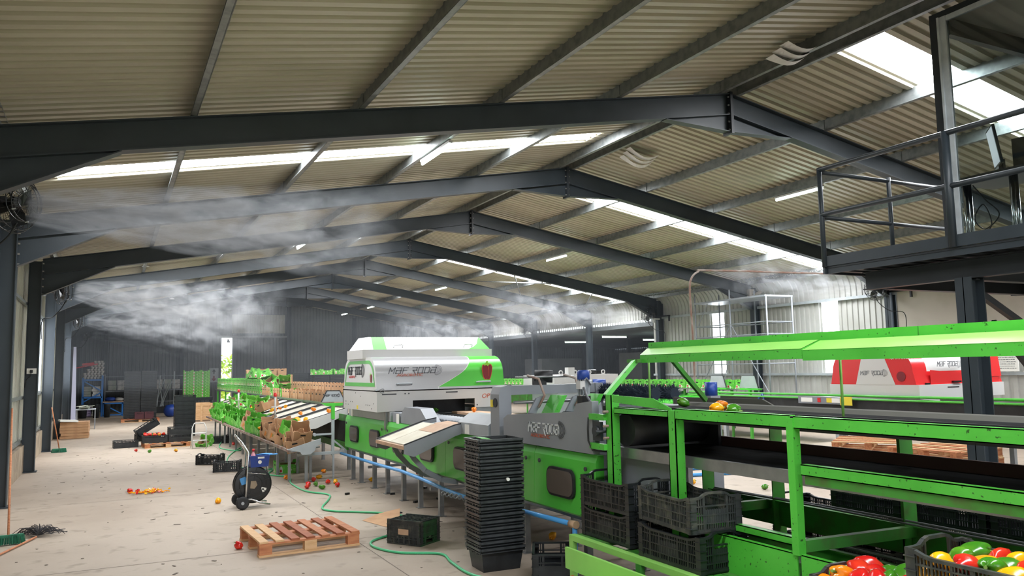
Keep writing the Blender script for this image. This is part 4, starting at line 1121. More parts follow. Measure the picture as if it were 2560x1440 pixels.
# litter crumbs
mb = MB(); rr = random.Random(5)
for i in range(170):
    x, y = rr.uniform(-1, 4.2), rr.uniform(7, 24); s_ = rr.uniform(.006, .028)
    mb.obox((x, y, .003), s_*rr.uniform(1, 3.5), s_, .004, (0, 0, rr.uniform(0, 180)))
setp(build(mb, 'floor_litter', M['joint']), 'dry crumbs and bits of stalk scattered over the concrete aisle', 'litter', kind='stuff')
mb = MB(); mb.poly([(2.94,10.17,.004),(3.07,9.59,.004),(3.30,9.75,.004),(3.56,10.5,.05),(3.24,10.4,.03)]); setp(build(mb, 'cardboard_sheet', M['card']), 'flat sheet of brown cardboard on the floor behind the overturned crate', 'cardboard')
mb = MB(); mb.prism([(3.40,10.33),(3.52,10.28),(3.5,10.42),(3.43,10.45)], 'z', .02, .035); mb.box(3.42, 3.5, 10.36, 10.37, 0, .03); setp(build(mb, 'black_scrap', M['rubber']), 'scrap of black rubber on the floor behind the overturned crate', 'scrap')
for i, (x, y) in enumerate(((3.95,12.0),(4.4,11.2),(3.35,12.4),(4.0,11.1),(4.6,12.3))):
    mb = MB(); mb.obox((x, y, .016), .07, .035, .03, (0, 0, 10*i)); setp(build(mb, 'rubber_block', M['black']), 'small black rubber block by the machine legs, %s of five' % nth((1,3,0,2,4)[i]), 'block', 'rubber blocks under the machine')

# green hose
def smooth_path(P, n=6):
    P = [Vector(p) for p in P]; out = []
    for i in range(len(P)-1):
        a, b, c, d = P[max(i-1, 0)], P[i], P[i+1], P[min(i+2, len(P)-1)]
        for k in range(n):
            t = k/n; out.append(.5*((2*b)+(c-a)*t+(2*a-5*b+4*c-d)*t*t+(3*b-a-3*c+d)*t**3))
    out.append(P[-1]); return out
hp = [(3.0,24.6),(2.6,22.0),(2.9,20.8),(3.05,21.6),(2.5,19.5),(2.3,17.6),(2.75,16.5),(2.95,16.4),(2.72,15.6),(2.97,14.97),(2.84,14.14),(2.86,13.07),(3.08,12.53),(2.98,12.06),(2.71,11.35),(2.77,11.02),(3.07,10.72),(3.42,10.32),(3.5,9.6),(3.2,9.15),(2.86,9.0),(2.65,8.81),(2.61,8.51),(2.76,8.14),(3.1,7.87),(3.06,7.46),(3.05,6.9),(3.3,6.4),(3.7,6.0)]
mb = MB(); mb.smooth = True; mb.tube(smooth_path([(x, y, .014) for x, y in hp]), .013, 8); setp(build(mb, 'garden_hose', M['hose']), 'pale green hose snaking along the concrete floor past the pallet', 'hose')

# reel trolley
rt = thing('strapping_trolley', 'steel sack trolley carrying a big black strapping reel on two wheels', 'trolley', (1.75, 12.1, 0))
for y in (-.22, .22):
    mb = MB(); mb.lathe([(.02,-.02),(.06,-.022),(.085,-.02),(.092,0),(.085,.02),(.06,.022),(.02,.02)], (-.03, y, .092), 22, 'y'); w_ = build(mb, 'wheel', M['rubber'], rt, local=True)
    mb = MB(); mb.cyl((-.03, y-.03, .092), (-.03, y+.03, .092), .022, n=10); build(mb, 'hub', M['greyL'], w_, local=True)
mb = MB(); mb.smooth = True
for y in (-.15, .15):
    mb.tube([(.02,y,.06),(.035,y,.4),(.055,y,.78),(-.02,y*.9,.90),(-.10,y*.8,1.0)], .013, 8)
    mb.tube([(.0,y,.12),(.10,y,.13),(.22,y*1.0,.07),(.36,y,.035)], .013, 8)
mb.tube([(-.10,-.12,1.0),(-.115,-.06,1.02),(-.115,.06,1.02),(-.10,.12,1.0)], .014, 8); mb.tube([(-.03,-.2,.092),(-.03,.2,.092)], .01, 8)
mb.tube([(.05,-.15,.62),(.32,-.14,.60)], .008, 6); mb.tube([(.05,-.15,.50),(.30,-.14,.46)], .008, 6); mb.tube([(.32,-.14,.60),(.34,0,.45),(.33,.14,.60)], .008, 6)
build(mb, 'frame', M['chrome'], rt, local=True)
mb = MB()
for y, s_ in ((-.055, -1), (.055, 1)):
    mb.lathe([(.0,y),(.24,y),(.262,y-s_*.004),(.262,y+s_*.010),(.24,y+s_*.012),(.0,y+s_*.012)], (.13, 0, .32), 40, 'y')
    for r_ in (.12, .18): mb.lathe([(r_,y+s_*.013),(r_+.006,y+s_*.018),(r_+.012,y+s_*.013)], (.13,0,.32), 36, 'y')
    for k in range(6):
        a = k*math.pi/3+.3; mb.bar((.13+.07*math.cos(a), y+s_*.015, .32+.07*math.sin(a)), (.13+.24*math.cos(a), y+s_*.015, .32+.24*math.sin(a)), .008, .01, up=(0,1,0))
mb.lathe([(.10,-.055),(.10,.055)], (.13,0,.32), 24, 'y'); rl = build(mb, 'reel', M['black'], rt, local=True)
mb = MB(); mb.lathe([(.1,-.05),(.21,-.05),(.21,.05),(.1,.05)], (.13,0,.32), 30, 'y'); build(mb, 'strapping', M['rubber'], rl, local=True)
mb = MB(); mb.prism([(.09,.27),(.15,.26),(.19,.31),(.17,.37),(.10,.37)], 'y', -.085, -.068); build(mb, 'hub_plate', M['brick'], rl, local=True)
mb = MB(); mb.obox((.0,-.078,.38), .085, .003, .10, (0, -18, 0)); build(mb, 'blue_label', M['pipe'], rl, local=True)
mb = MB(); mb.obox((.28,-.078,.25), .07, .003, .035, (0, 15, 0)); mb.obox((.27,-.078,.23), .03, .003, .05, (0, -20, 0)); build(mb, 'torn_paper', M['paper'], rl, local=True)
bk = thing('blue_basket', 'dark blue plastic basket with a white spot hanging on the reel trolley', 'basket', (1.95, 12.0, .575))
mb = MB(); P0 = [(-.12,-.10),(.12,-.10),(.12,.10),(-.12,.10)]; P1 = [(-.135,-.115),(.135,-.115),(.135,.115),(-.135,.115)]
for i in range(4): j = (i+1) % 4; mb.poly([(*P0[i],0),(*P0[j],0),(*P1[j],.155),(*P1[i],.155)]); mb.poly([(P1[i][0]*.96,P1[i][1]*.96,.155),(P1[j][0]*.96,P1[j][1]*.96,.155),(P0[j][0]*.96,P0[j][1]*.96,.004),(P0[i][0]*.96,P0[i][1]*.96,.004)])
mb.poly([(*p,.002) for p in P0]); build(mb, 'tub', M['blueC'], bk, local=True)
mb = MB(); [mb.bar((*P1[i],.155), (*P1[(i+1)%4],.155), .012, .014) for i in range(4)]; build(mb, 'rim', M['blueC'], bk, local=True)
mb = MB(); mb.cyl((-.0,-.115,.07), (-.0,-.111,.07), .026, n=12); mb.box(-.03, .06, -.119, -.115, .118, .142); build(mb, 'white_spot', M['paper'], bk, local=True)
mb = MB(); mb.tube([(1.95,12.0,.74),(2.02,12.0,.745),(2.12,11.95,.735),(2.2,11.93,.74)], .010, 6); mb.tube([(1.93,12.03,.735),(2.05,12.05,.745),(2.14,12.0,.74)], .008, 6); setp(build(mb, 'blue_strap', M['pipe']), 'loop of bright blue strap draped over the blue basket', 'strap')
bo = thing('spray_bottle', 'clear pink bottle with a red cap leaning in the blue basket', 'bottle', (1.875, 12.0, .60))
mb = MB(); mb.lathe([(0,0),(.035,0),(.036,.10),(.03,.14),(.014,.175),(.014,.19)], (0,0,0), 16); build(mb, 'bottle', mat('pink_liquid', 'e79aa6', .15), bo, local=True)
mb = MB(); mb.cyl((0,0,.19), (0,0,.225), .018, n=12); build(mb, 'cap', M['red'], bo, local=True)
mb = MB(); mb.lathe([(.0362,.03),(.0366,.09)], (0,0,0), 16); build(mb, 'label_wrap', M['paper'], bo, local=True)

# left side tools
def broom(p0, p1, mm, label, head, hm):
    t = thing('broom', label, 'broom', p0)
    mb = MB(); mb.cyl(p0, p1, .013, n=8); build(mb, 'handle', mm, t)
    mb = MB(); x, y, z = p0; c, s_ = math.cos(head), math.sin(head)
    rr = random.Random(3); mb.obox((x, y, z+.0), .30, .05, .03, (0, 0, math.degrees(head)))
    for i in range(260):
        u = rr.uniform(-.16, .16); v = rr.uniform(-.035, .035); q = Vector((x+c*u-s_*v, y+s_*u+c*v, z)); e = Vector((x+c*u*1.1-s_*v*1.3, y+s_*u*1.1+c*v*1.3, max(.003, z-.09)))
        mb.bar(q, e, .004, .004)
    build(mb, 'bristles', hm, t); return t
broom((-.98, 10.95, .10), (-1.27, 13.95, 1.45), M['wood'], 'wooden-handled broom with a green head leaning on the first aisle column', .1, M['broomG'])
broom((-1.08, 23.45, .09), (-1.26, 23.1, 1.15), M['wood'], 'far broom with a green head leaning on a column by the low wall', .3, M['broomG'])
mb = MB(); mb.cyl((-.72, 11.2, .02), (-1.35, 9.2, .02), .012, n=8); mp_ = thing('mop', 'mop with dark matted strands lying on the open aisle floor', 'mop', (-.72, 11.2, 0)); build(mb, 'handle', M['wood'], mp_)
mb = MB(); rr = random.Random(8)
for i in range(90):
    a = rr.uniform(-.2, 3.0); L_ = rr.uniform(.12, .34); z1 = rr.uniform(.005, .10)
    P = [Vector((-.70, 11.25, .03))+Vector((math.cos(a)*L_*t*.9+rr.uniform(-.01,.01), math.sin(a)*L_*t*1.6, z1*math.sin(t*3.1))) for t in (0, .35, .7, 1)]
    mb.tube(P, .0035, 4)
build(mb, 'strands', M['mop'], mp_)

# ---------------------------------------------------------------- packing line at the left
pk = thing('packing_line', 'long packing line with a row of cream chute belts, shelf rails and grey legs', 'packing line', (3.6, 21, 0))
PY = [15.0+i*1.06 for i in range(12)]
def chute(y0, w=.92):
    zl, zh, xl, xh = .965, 1.20, 3.16, 4.05
    mb = MB(); slab(mb, [(xl,y0+.03,zl),(xh,y0+.03,zh),(xh,y0+w-.03,zh),(xl,y0+w-.03,zl)], .02); c = build(mb, 'chute_belt', M['belt'], pk)
    mb = MB(); mb.box(xl-.03, xl, y0, y0+w, zl-.11, zl-.005)
    for yy in (y0, y0+w): mb.prism([(xl-.03,zl-.11),(xl-.03,zl+.01),(xh,zh+.02),(xh,zh-.08),(xl+.25,zl-.06)], 'y', yy-.008, yy+.008)
    build(mb, 'chute_tray', M['greyL'], c)
    mb = MB()
    for yy in (y0, y0+w): mb.bar((xl,yy,zl+.015), (xh,yy,zh+.025), .03, .014)
    build(mb, 'rubber_edge', M['rubber'], c)
    mb = MB(); mb.box(xl-.036, xl-.03, y0+.1, y0+.4, zl-.10, zl-.02); mb.box(xl-.036, xl-.03, y0+.5, y0+.8, zl-.10, zl-.02); build(mb, 'end_plate', M['inox'], c)
for y in PY: chute(y)
mb = MB(); mb.prism([(15.0-.012,1.03),(15.0-.012,.86)],'x',3.2,3.21) if False else mb.prism([(3.14,.85),(3.14,.975),(4.05,1.22),(4.05,1.10),(3.45,.86)], 'y', 14.96, 14.985); build(mb, 'end_cheek', M['whiteM'], pk)
def lrail(x, y0, y1, z0, z1, mm, t=.04, nm='rail'): mb = MB(); mb.box(x, x+t, y0, y1, z0, z1); return build(mb, nm, mm, pk)
lrail(4.08, 14.45, 36.6, 1.215, 1.262, M['inox'], .03, 'shelf_rail')
mb = MB(); mb.box(4.11, 4.80, 14.45, 36.6, 1.235, 1.256); build(mb, 'shelf', M['inox'], pk)
mb = MB(); mb.box(5.05, 6.05, 19.0, 37, 1.36, 1.38); mb.box(5.02, 5.05, 19, 37, 1.32, 1.38); build(mb, 'shelf', M['inox'], pk)
for y in PY[::2]+[28.5, 31, 33.5, 36]:
    mb = MB(); mb.box(4.12, 4.17, y-.03, y+.03, .5 if y > 28 else .95, 1.235); build(mb, 'shelf_post', M['greenM'], pk)
    for x in (5.1, 5.95):
        if y > 32: continue
        mb = MB(); mb.box(x-.03, x+.03, y+4.4, y+4.46, 0, 1.36); build(mb, 'leg', M['inox'], pk)
mb = MB(); slab(mb, [(2.78,14.0,.56),(3.30,14.0,.62),(3.30,26.8,.62),(2.78,26.8,.56)], .02); build(mb, 'carton_tray', M['inox'], pk)
mb = MB(); mb.box(2.75, 2.79, 13.95, 26.85, .555, .60); build(mb, 'tray_rail', M['rust'], pk)
mb = MB(); mb.prism([(2.72,.60),(3.30,.76),(3.30,.66),(3.22,.64),(3.2,.56),(3.12,.50),(2.98,.50),(2.95,.55)], 'y', 13.93, 13.96); build(mb, 'end_bracket', M['greyL'], pk)
y = 14.5
while y < 26.6:
    for x, z in ((2.88, .55), (3.25, .6)):
        mb = MB(); mb.box(x-.022, x+.022, y-.022, y+.022, 0, z); build(mb, 'leg', M['inox'], pk)
    y += 1.1
mb = MB(); mb.box(3.9, 4.7, 14.3, 27.6, .55, 1.0); build(mb, 'conveyor_body', M['rubber'], pk)
mb = MB(); mb.box(3.85, 3.9, 14.3, 27.6, .5, .62); mb.box(3.88, 3.9, 14.3, 27.6, 1.0, 1.12); build(mb, 'conveyor_side', M['greenD'], pk)
for y in (15.5, 17.6, 19.7, 21.8, 23.9, 26):
    mb = MB(); mb.box(4.2, 4.26, y, y+.06, 0, .55); build(mb, 'leg', M['inox'], pk)
# operator console
cn = thing('operator_console', 'light grey trapezoid console with black trim and lettering on a green neck', 'console', (3.6, 14.35, 0))
mb = MB(); mb.prism([(3.40,1.37),(3.83,1.36),(3.73,1.565),(3.50,1.57)], 'y', 14.33, 14.36); p = build(mb, 'panel', M['greyL'], cn)
mb = MB()
Q = [(3.40,1.37),(3.50,1.57),(3.73,1.565),(3.83,1.36)]
for a, b in zip(Q, Q[1:]): mb.bar((a[0],14.345,a[1]), (b[0],14.345,b[1]), .012, .04, up=(0,1,0))
build(mb, 'trim', M['rubber'], p)
mb = MB(); mb.prism([(3.39,1.35),(3.84,1.34),(3.76,1.29),(3.5,1.29)], 'y', 14.33, 14.42); build(mb, 'tray', M['greenM'], cn)
stroke_logo('MaF RODa', .033, M['darkT'], p, (3.46, 14.328, 1.465), (1,0,0), slant=.2, th=.16, depth=.001)
mb = MB(); mb.box(3.58, 3.63, 14.3, 14.35, .42, 1.06); mb.box(3.60, 3.63, 14.3, 14.34, 0, .42); build(mb, 'post', M['greyL'], cn)
mb = MB(); mb.box(3.575, 3.635, 14.295, 14.355, 1.06, 1.30); build(mb, 'neck', M['greenM'], cn)
mb = MB(); mb.bar((2.98,14.32,.465), (3.86,14.32,.47), .05, .05); mb.box(3.11, 3.16, 14.3, 14.34, 0, .44); mb.bar((3.86,14.32,.48), (3.62,14.32,.68), .03, .03); mb.bar((3.30,14.32,.80),(3.58,14.32,.80),.04,.03); mb.cyl((3.28,14.3,.80),(3.28,14.36,.80),.03,n=10); build(mb, 'base_frame', M['greyL'], cn)
for i, y in enumerate((16.9, 22.1)):
    t = thing('signal_lamp', 'white stalk with a red beacon on the packing line, the %s one' % ('nearer','further')[i], 'beacon', (3.06, y, 1.2))
    mb = MB(); mb.cyl((3.06,y,1.0), (3.06,y,1.42), .02, n=10); mb.box(2.98, 3.18, y-.03, y+.03, 1.2, 1.22); mb.cyl((3.08,y,.6),(3.08,y,1.0),.012,n=8); build(mb, 'stalk', M['whiteM'], t)
    mb = MB(); mb.lathe([(0,1.50),(.025,1.49),(.034,1.46),(.034,1.42),(0,1.42)], (3.06,y,0), 12); build(mb, 'beacon', M['red'], t)

# cartons
def carton_proto(m_, L_=.42, W_=.31, H_=.235, tag=True):
    t = thing('carton', 'x', 'carton')
    mb = MB(); th = .006
    mb.box(-L_/2, L_/2, -W_/2, W_/2, 0, th)
    for s_ in (-1, 1):
        mb.prism([(-L_/2,0),(L_/2,0),(L_/2,H_*.96),(L_/2-.05,H_*.96),(L_/2-.07,H_*.72),(-L_/2+.07,H_*.72),(-L_/2+.05,H_*.96),(-L_/2,H_*.96)], 'y', s_*W_/2-th/2, s_*W_/2+th/2)
        pr_ = [(-W_/2,0),(W_/2,0),(W_/2,H_)]+[(W_/2-.06-.0*k, H_) for k in (1,)]+[(.05,H_*.88),(-.05,H_*.88),(-W_/2+.06,H_),(-W_/2,H_)]
        mb.prism(pr_, 'x', s_*L_/2-th/2, s_*L_/2+th/2)
    b = build(mb, 'body', m_, t, local=True)
    mb = MB()
    for s_ in (-1, 1): mb.poly([(-L_/2+.004,s_*(W_/2-.004),.006),(L_/2-.004,s_*(W_/2-.004),.006),(L_/2-.004,s_*(W_/2-.004),H_*.7),(-L_/2+.004,s_*(W_/2-.004),H_*.7)])
    mb.poly([(-L_/2+.004,-W_/2+.004,.008),(L_/2-.004,-W_/2+.004,.008),(L_/2-.004,W_/2-.004,.008),(-L_/2+.004,W_/2-.004,.008)])
    build(mb, 'inside', M['cardI'], t, local=True)
    mb = MB()
    for s_ in (-1, 1): mb.box(s_*L_/2-.02, s_*L_/2+.02, -.045, .045, H_*.86, H_*.89) if False else mb.prism([(-.05,H_*.62),(.05,H_*.62),(.04,H_*.74),(-.04,H_*.74)], 'x', s_*(L_/2+.0035), s_*(L_/2+.0045))
    build(mb, 'hand_hole', M['dark'], t, local=True)
    if tag:
        mb = MB(); mb.box(-.16, -.10, -W_/2-.006, -W_/2-.004, .02, .09); mb.box(-L_/2-.0055, -L_/2-.0045, .04, .11, .02, .10); tg = build(mb, 'tag', M['paper'], t, local=True)
        mb = MB(); mb.box(-.15, -.11, -W_/2-.008, -W_/2-.006, .03, .08); mb.box(-L_/2-.0065, -L_/2-.0055, .05, .10, .03, .09); build(mb, 'print', M['redp'], tg, local=True)
    return t
CB, CO, CG = carton_proto(M['card'], tag=False), carton_proto(M['cardO'], tag=False), carton_proto(M['cardG'])
# front row on the shelf
n = 0; y = 14.65; gA = 'cartons in the front row on the packing shelf'
y = 16.6
while y < 25.3:
    r_ = rnd.random(); pr_ = CG if (r_ < .12) else (CO if r_ < .55 else CB)
    nm = {id(CG): 'green', id(CO): 'orange-printed brown', id(CB): 'plain brown'}[id(pr_)]
    put(pr_, 0, (4.36, y, 1.257), (0, 0, 0+rnd.uniform(-6, 6)), '%s carton on the near packing shelf, %s from its scanner end' % (nm, nth(n)), gA); y += .345; n += 1
n = 0; y = 25.6; gB = 'green cartons stacked two high at the far end of the packing shelf'
while y < 36.2:
    for lv in (0, 1):
        put(CG, 0, (4.36, y, 1.257+lv*.238), (0, 0, rnd.uniform(-3, 3)), 'green carton in the far two-high shelf row, %s along, %s' % (nth(n), ('lower','upper')[lv]), gB)
    y += .34; n += 1
for i, (x, y, z, rx, ry, rz) in enumerate([(4.35,24.6,1.55,20,-25,40),(4.4,25.8,1.76,-15,10,70),(4.3,26.9,1.76,0,0,15),(4.4,23.8,1.52,60,0,30),(4.35,28.0,1.78,10,30,110),(4.42,23.0,1.54,0,-35,80)]):
    put(CG, 0, (x, y, z), (rx, ry, rz), 'green carton tumbled on top of the shelf rows, %s from the scanner end' % nth((3,2,1,4,0,5)[i]) if False else 'green carton tossed askew on top of the shelf row, %s from the scanner end' % nth(sorted([24.6,25.8,26.9,23.8,28.0,23.0]).index(y)), 'green cartons tossed on the shelf row')
n = 0; y = 19.2; gC = 'brown cartons in the back row beyond the chutes'
while y < 29:
    pr_ = CO if rnd.random() < .5 else CB
    put(pr_, 0, (5.3, y, 1.382), (0, 0, rnd.uniform(-4, 4)), '%s carton in the back row beyond the chute belts, %s from the scanner end' % ('printed brown' if pr_ is CO else 'plain brown', nth(n)), gC); y += .345; n += 1
n = 0; gD = 'brown cartons stacked in front of the far gable wall'
for j, (y, h) in enumerate([(27.2,2),(29.0,2),(30.2,3),(31.4,3),(32.6,3),(33.8,3),(35,3)]):
    for lv in range(h):
        for q in (0, 1):
            if q and h < 3: continue
            put(CB, 0, (5.3+q*.36, y, 1.382+lv*.225), (0, 0, 90+rnd.uniform(-5, 5)), 'brown carton in a stack far behind the line, %s column, %s level, %s' % (nth(j), nth(lv), ('front','back')[q]), gD)
# jumble on the chute ends and on the tray
n = 0; gE = 'cartons jumbled on the lower tray of the packing line'
rr = random.Random(12); y = 14.45
while y < 26.4:
    green = y > 17.6 or rr.random() < .18
    for lv in (0, 1):
        if lv and rr.random() < .35: continue
        pr_ = CG if (green and rr.random() < .85) else (CO if rr.random() < .5 else CB)
        nm = {id(CG): 'green', id(CO): 'orange-printed brown', id(CB): 'plain brown'}[id(pr_)]
        put(pr_, 0, (2.98+lv*.07+rr.uniform(-.03,.03), y+rr.uniform(-.06,.06), .60+lv*.15), (rr.uniform(-12, 12), -14+rr.uniform(-14, 8), 90+rr.uniform(-28, 28)), '%s carton tipped on the lower tray, %s from the near end, %s' % (nm, nth(n), ('lower','upper')[lv]), gE)
    y += .47; n += 1
for i, (y, c) in enumerate([(19.3,'b'),(20.1,'g'),(21.6,'g'),(22.9,'g'),(24.2,'g'),(23.5,'g')]):
    put(CG if c == 'g' else CB, 0, (3.35, y, 1.06), (rr.uniform(-15,15), -15, rr.uniform(0, 90)), '%s carton perched on the low ends of the chute belts, %s from the near end' % ('green' if c == 'g' else 'brown', nth(sorted([19.3,20.1,21.6,22.9,24.2,23.5]).index(y))), 'cartons perched on the chute ends')
for i, (x, y, z, c) in enumerate([(3.75,15.2,1.17,'orange'),(3.3,15.15,1.03,'yellow'),(3.22,15.5,1.02,'yellow'),(3.72,16.35,1.16,'orange'),(3.45,16.3,1.09,'orange'),(3.35,18.5,1.08,'orange'),(3.3,18.6,1.07,'yellow'),(3.5,18.75,1.11,'orange'),(3.62,18.7,1.14,'yellow'),(3.2,20.8,1.03,'yellow'),(3.25,21.0,1.04,'yellow'),(3.0,15.3,.80,'red'),(2.95,19.2,.86,'yellow'),(3.0,19.4,.88,'yellow'),(2.9,16.2,.66,'orange'),(2.9,17.7,.74,'yellow'),(2.88,18.9,.70,'yellow')]):
    pepper(c, x, y, z, '%s pepper among the chutes and cartons of the packing line, %s from the scanner end' % (c, nth(sorted([15.2,15.15,15.5,16.35,16.3,18.5,18.6,18.75,18.7,20.8,21.0,15.3,19.2,19.4,16.2,17.7,18.9]).index(y))), 'peppers on the packing line')
cb_ = put(CG, 0, (3.08, 15.8, 0), 0, 'green-printed open carton standing on the floor under the packing line')
cb_ = put(CG, 0, (2.35, 22.9, .0), (0, -30, 60), 'green carton fallen on the floor beside the white stepladder')
# ---------------------------------------------------------------- lamps
def tube_light(x, y, z, label, L_=1.25, rz=0, drop=0):
    t = thing('fluorescent_light', label, 'light', (x, y, z), rz, 'fluorescent tube lights')
    mb = MB(); mb.box(-.03, .03, -L_/2, L_/2, .03, .07)
    if drop: mb.box(-.008, .008, -.4, -.39, .07, .07+drop); mb.box(-.008, .008, .39, .4, .07, .07+drop)
    build(mb, 'batten', M['whiteM'], t, local=True)
    mb = MB(); mb.smooth = True; mb.cyl((0, -L_/2+.02, 0), (0, L_/2-.02, 0), .024, n=12); build(mb, 'tube', M['tube'], t, local=True)
XA, XB = XR0-.17-2*1.88, XR0+.17+2*1.88
for i, y in enumerate((11.55, 21.4)): tube_light(XA, y, zt(XA)-.08, 'glowing tube light under the aisle-side roof slope, %s one' % ('nearer','further')[i])
for i, y in enumerate((11.5, 21.35, 31.1, 41.2, 46.6)): tube_light(XB, y, zt(XB)-.08, 'glowing tube light under the mezzanine-side roof slope, %s from the camera' % nth(i))
for i, (x, y) in enumerate(((20.8, 34.1), (19.2, 28.3), (23.5, 31.3), (24.0, 29.6))): tube_light(x, y, 3.15, 'tube light in the dark side shed beyond the hall columns, %s along' % nth(i), rz=90 if i < 3 else 0)
def pad_lamp(x, y, z, label):
    t = thing('pad_lamp', label, 'light', (x, y, z), 0, 'round pendant lamps')
    mb = MB(); mb.cyl((0,0,.04), (0,0,.22), .012, n=8); mb.lathe([(0,.05),(.06,.04),(.10,.0),(0,-.0)], (0,0,0), 18); build(mb, 'shade', M['whiteM'], t, local=True)
pad_lamp(.80, 23.5, 4.93-.1, 'small round white pendant lamp under the aisle-side roof slope, nearer one')
pad_lamp(2.1, 33.5, 4.85, 'small round white pendant lamp under the aisle-side roof slope, further one')
mb = MB(); mb.obox((18.02, 23.8, 3.62), .30, .08, .05, (0, 0, 0)); mb.obox((17.92, 23.8, 3.55), .08, .07, .12); setp(build(mb, 'camera_bracket', M['whiteM']), 'white security camera bracket on a column beside the open shed', 'camera')

# ---------------------------------------------------------------- misting fans
def mist_fan(x, y, z, s, label, yaw=0):
    """s = +1 blows towards +x"""
    t = thing('mist_fan', label, 'fan', (x, y, z), yaw)
    c = MB(); Rf = .34
    for xo, r_ in ((-.11, .22), (-.06, .31), (.0, Rf), (.06, .31), (.11, .22), (.13, .08)): c.ring((s*xo, 0, 0), r_, .005, 'x', 36, 5)
    for k in range(28):
        a = k*2*math.pi/28; P = [(s*xo, r_*math.cos(a), r_*math.sin(a)) for xo, r_ in ((.13,.08),(.11,.22),(.06,.31),(0,Rf),(-.06,.31),(-.11,.22),(-.13,.08))]
        c.tube(P, .0028, 4)
    build(c, 'cage', M['black'], t, local=True)
    b = MB()
    for k in range(4):
        a = k*math.pi/2+.4; n = len(b.v)
        for r_, w_, tw in ((.05,.04,.04),(.16,.075,.035),(.28,.085,.02)):
            for e in (-1, 1): aa = a+e*w_/max(r_, .1); b.pt((s*e*tw, r_*math.cos(aa), r_*math.sin(aa)))
        b.face([n, n+1, n+3, n+2]); b.face([n+2, n+3, n+5, n+4])
    b.cyl((-.03*s,0,0), (.05*s,0,0), .055, n=14); build(b, 'blades', M['black'], t, local=True)
    m_ = MB(); m_.cyl((-.36*s,0,0), (-.12*s,0,0), .075, n=16); m_.box(min(-.40*s,-.30*s), max(-.40*s,-.30*s), -.05, .05, -.09, .07); build(m_, 'motor', M['black'], t, local=True)
    n_ = MB(); n_.ring((.17*s,0,-.02), .21, .007, 'x', 30, 6); rg = build(n_, 'mist_ring', M['black'], t, local=True)
    q = MB()
    for k in range(6): a = k*math.pi/3+.5; q.cyl((.165*s,.21*math.cos(a),-.02+.21*math.sin(a)), (.205*s,.21*math.cos(a),-.02+.21*math.sin(a)), .010, n=6)
    build(q, 'nozzle', M['chrome'], rg, local=True)
    a = MB(); a.box(min(-.42*s,-.30*s), max(-.42*s,-.30*s), -.75, .04, -.13, -.08); a.bar((-.36*s,-.75,-.105), (-.36*s,-.75,-.30), .05, .05); build(a, 'wall_bracket', M['black'], t, local=True)
    h = MB(); h.tube(smooth_path([(.1*s,-.05,-.24),(.02*s,-.10,-.42),(-.10*s,-.30,-.62),(-.22*s,-.62,-.70),(-.22*s,-.66,-1.1)]), .010, 6); build(h, 'hose', M['cable'], t, local=True)
places = ['first along the aisle columns','second along the aisle columns','third along the aisle columns','last along the aisle columns']
for i, k in enumerate((1, 3, 5, 7)): mist_fan(-.98, FY[k]+.80, 3.80, 1, 'black misting fan, '+places[i], -38 if i == 0 else -8)
for i, k in enumerate((2, 4, 6)): mist_fan(17.85, FY[k]+.05, 3.82, -1, 'black misting fan on a column of the windowed wall, %s along' % nth(i))

# ---------------------------------------------------------------- mezzanine office
mz = thing('mezzanine', 'dark steel mezzanine platform with ribbed decking on a braced column', 'platform', (9.5, 3, 2.9))
mb = MB(); mb.box(7.70, 7.72, -2, 6.82, 3.055, 3.178); mb.box(7.73, 7.75, -2, 6.80, 2.965, 3.055); mb.box(7.70, 12.5, 6.80, 6.83, 2.965, 3.178); build(mb, 'fascia', M['steel'], mz)
mb = MB(); mb.box(7.72, 12.5, -2, 6.8, 3.03, 3.05)
y = -2
while y < 6.7: mb.box(7.78, 12.5, y, y+.10, 2.98, 3.03); y += .2
build(mb, 'deck', M['steel2'], mz)
mb = MB()
def ibeam(mb, a, b, h=.2, w=.12):
    a = Vector(a); b = Vector(b); mb.bar(a, b, .01, h); mb.bar(a+Vector((0,0,h/2)), b+Vector((0,0,h/2)), w, .012); mb.bar(a-Vector((0,0,h/2)), b-Vector((0,0,h/2)), w, .012)
ibeam(mb, (8.3, 6.4, 2.86), (12.5, 6.4, 2.86)); ibeam(mb, (8.1, -2, 2.86), (8.1, 6.55, 2.86)); ibeam(mb, (8.1, 5.25, 2.84), (12.5, 5.25, 2.84)); ibeam(mb, (11, -2, 2.86), (11, 6.55, 2.86))
build(mb, 'floor_beams', M['steel2'], mz)
mb = MB(); mb.box(7.96, 7.975, 5.16, 5.34, 0, 2.76); mb.box(8.165, 8.18, 5.16, 5.34, 0, 2.76); mb.box(7.96, 8.18, 5.245, 5.255, 0, 2.76); mb.box(7.88, 8.26, 5.1, 5.4, 0, .02); build(mb, 'column', M['steel'], mz)
mb = MB(); mb.box(11.5, 11.7, 5.2, 5.36, 0, 2.76); build(mb, 'column', M['steel'], mz)
mb = MB(); mb.box(8.20, 8.25, 5.24, 5.38, 0, 2.72); build(mb, 'lit_side_strip', M['greyL'], mz)  # pale strip added in place of the column's lit side
mb = MB(); mb.bar((8.1, 5.3, 2.70), (10.2, 5.3, 1.75), .06, .07); mb.bar((8.5, 5.3, 2.30), (9.2, 5.3, 1.7), .05, .06); build(mb, 'braces', M['steel2'], mz)
rl = thing('guard_rail', 'dark tubular guard rail around the mezzanine edge', 'railing', (7.7, 6.8, 3.17))
mb = MB(); mb.smooth = True
for z, r_ in ((4.25, .030), (3.69, .030)):
    mb.cyl((7.7, -2, z), (7.7, 6.8, z), r_, n=10); 
build(mb, 'handrail', M['steel'], rl)
mb = MB(); mb.smooth = True
for z in (4.22, 3.66): mb.cyl((7.7, 6.8, z), (10.3, 6.8, z), .026, n=10)
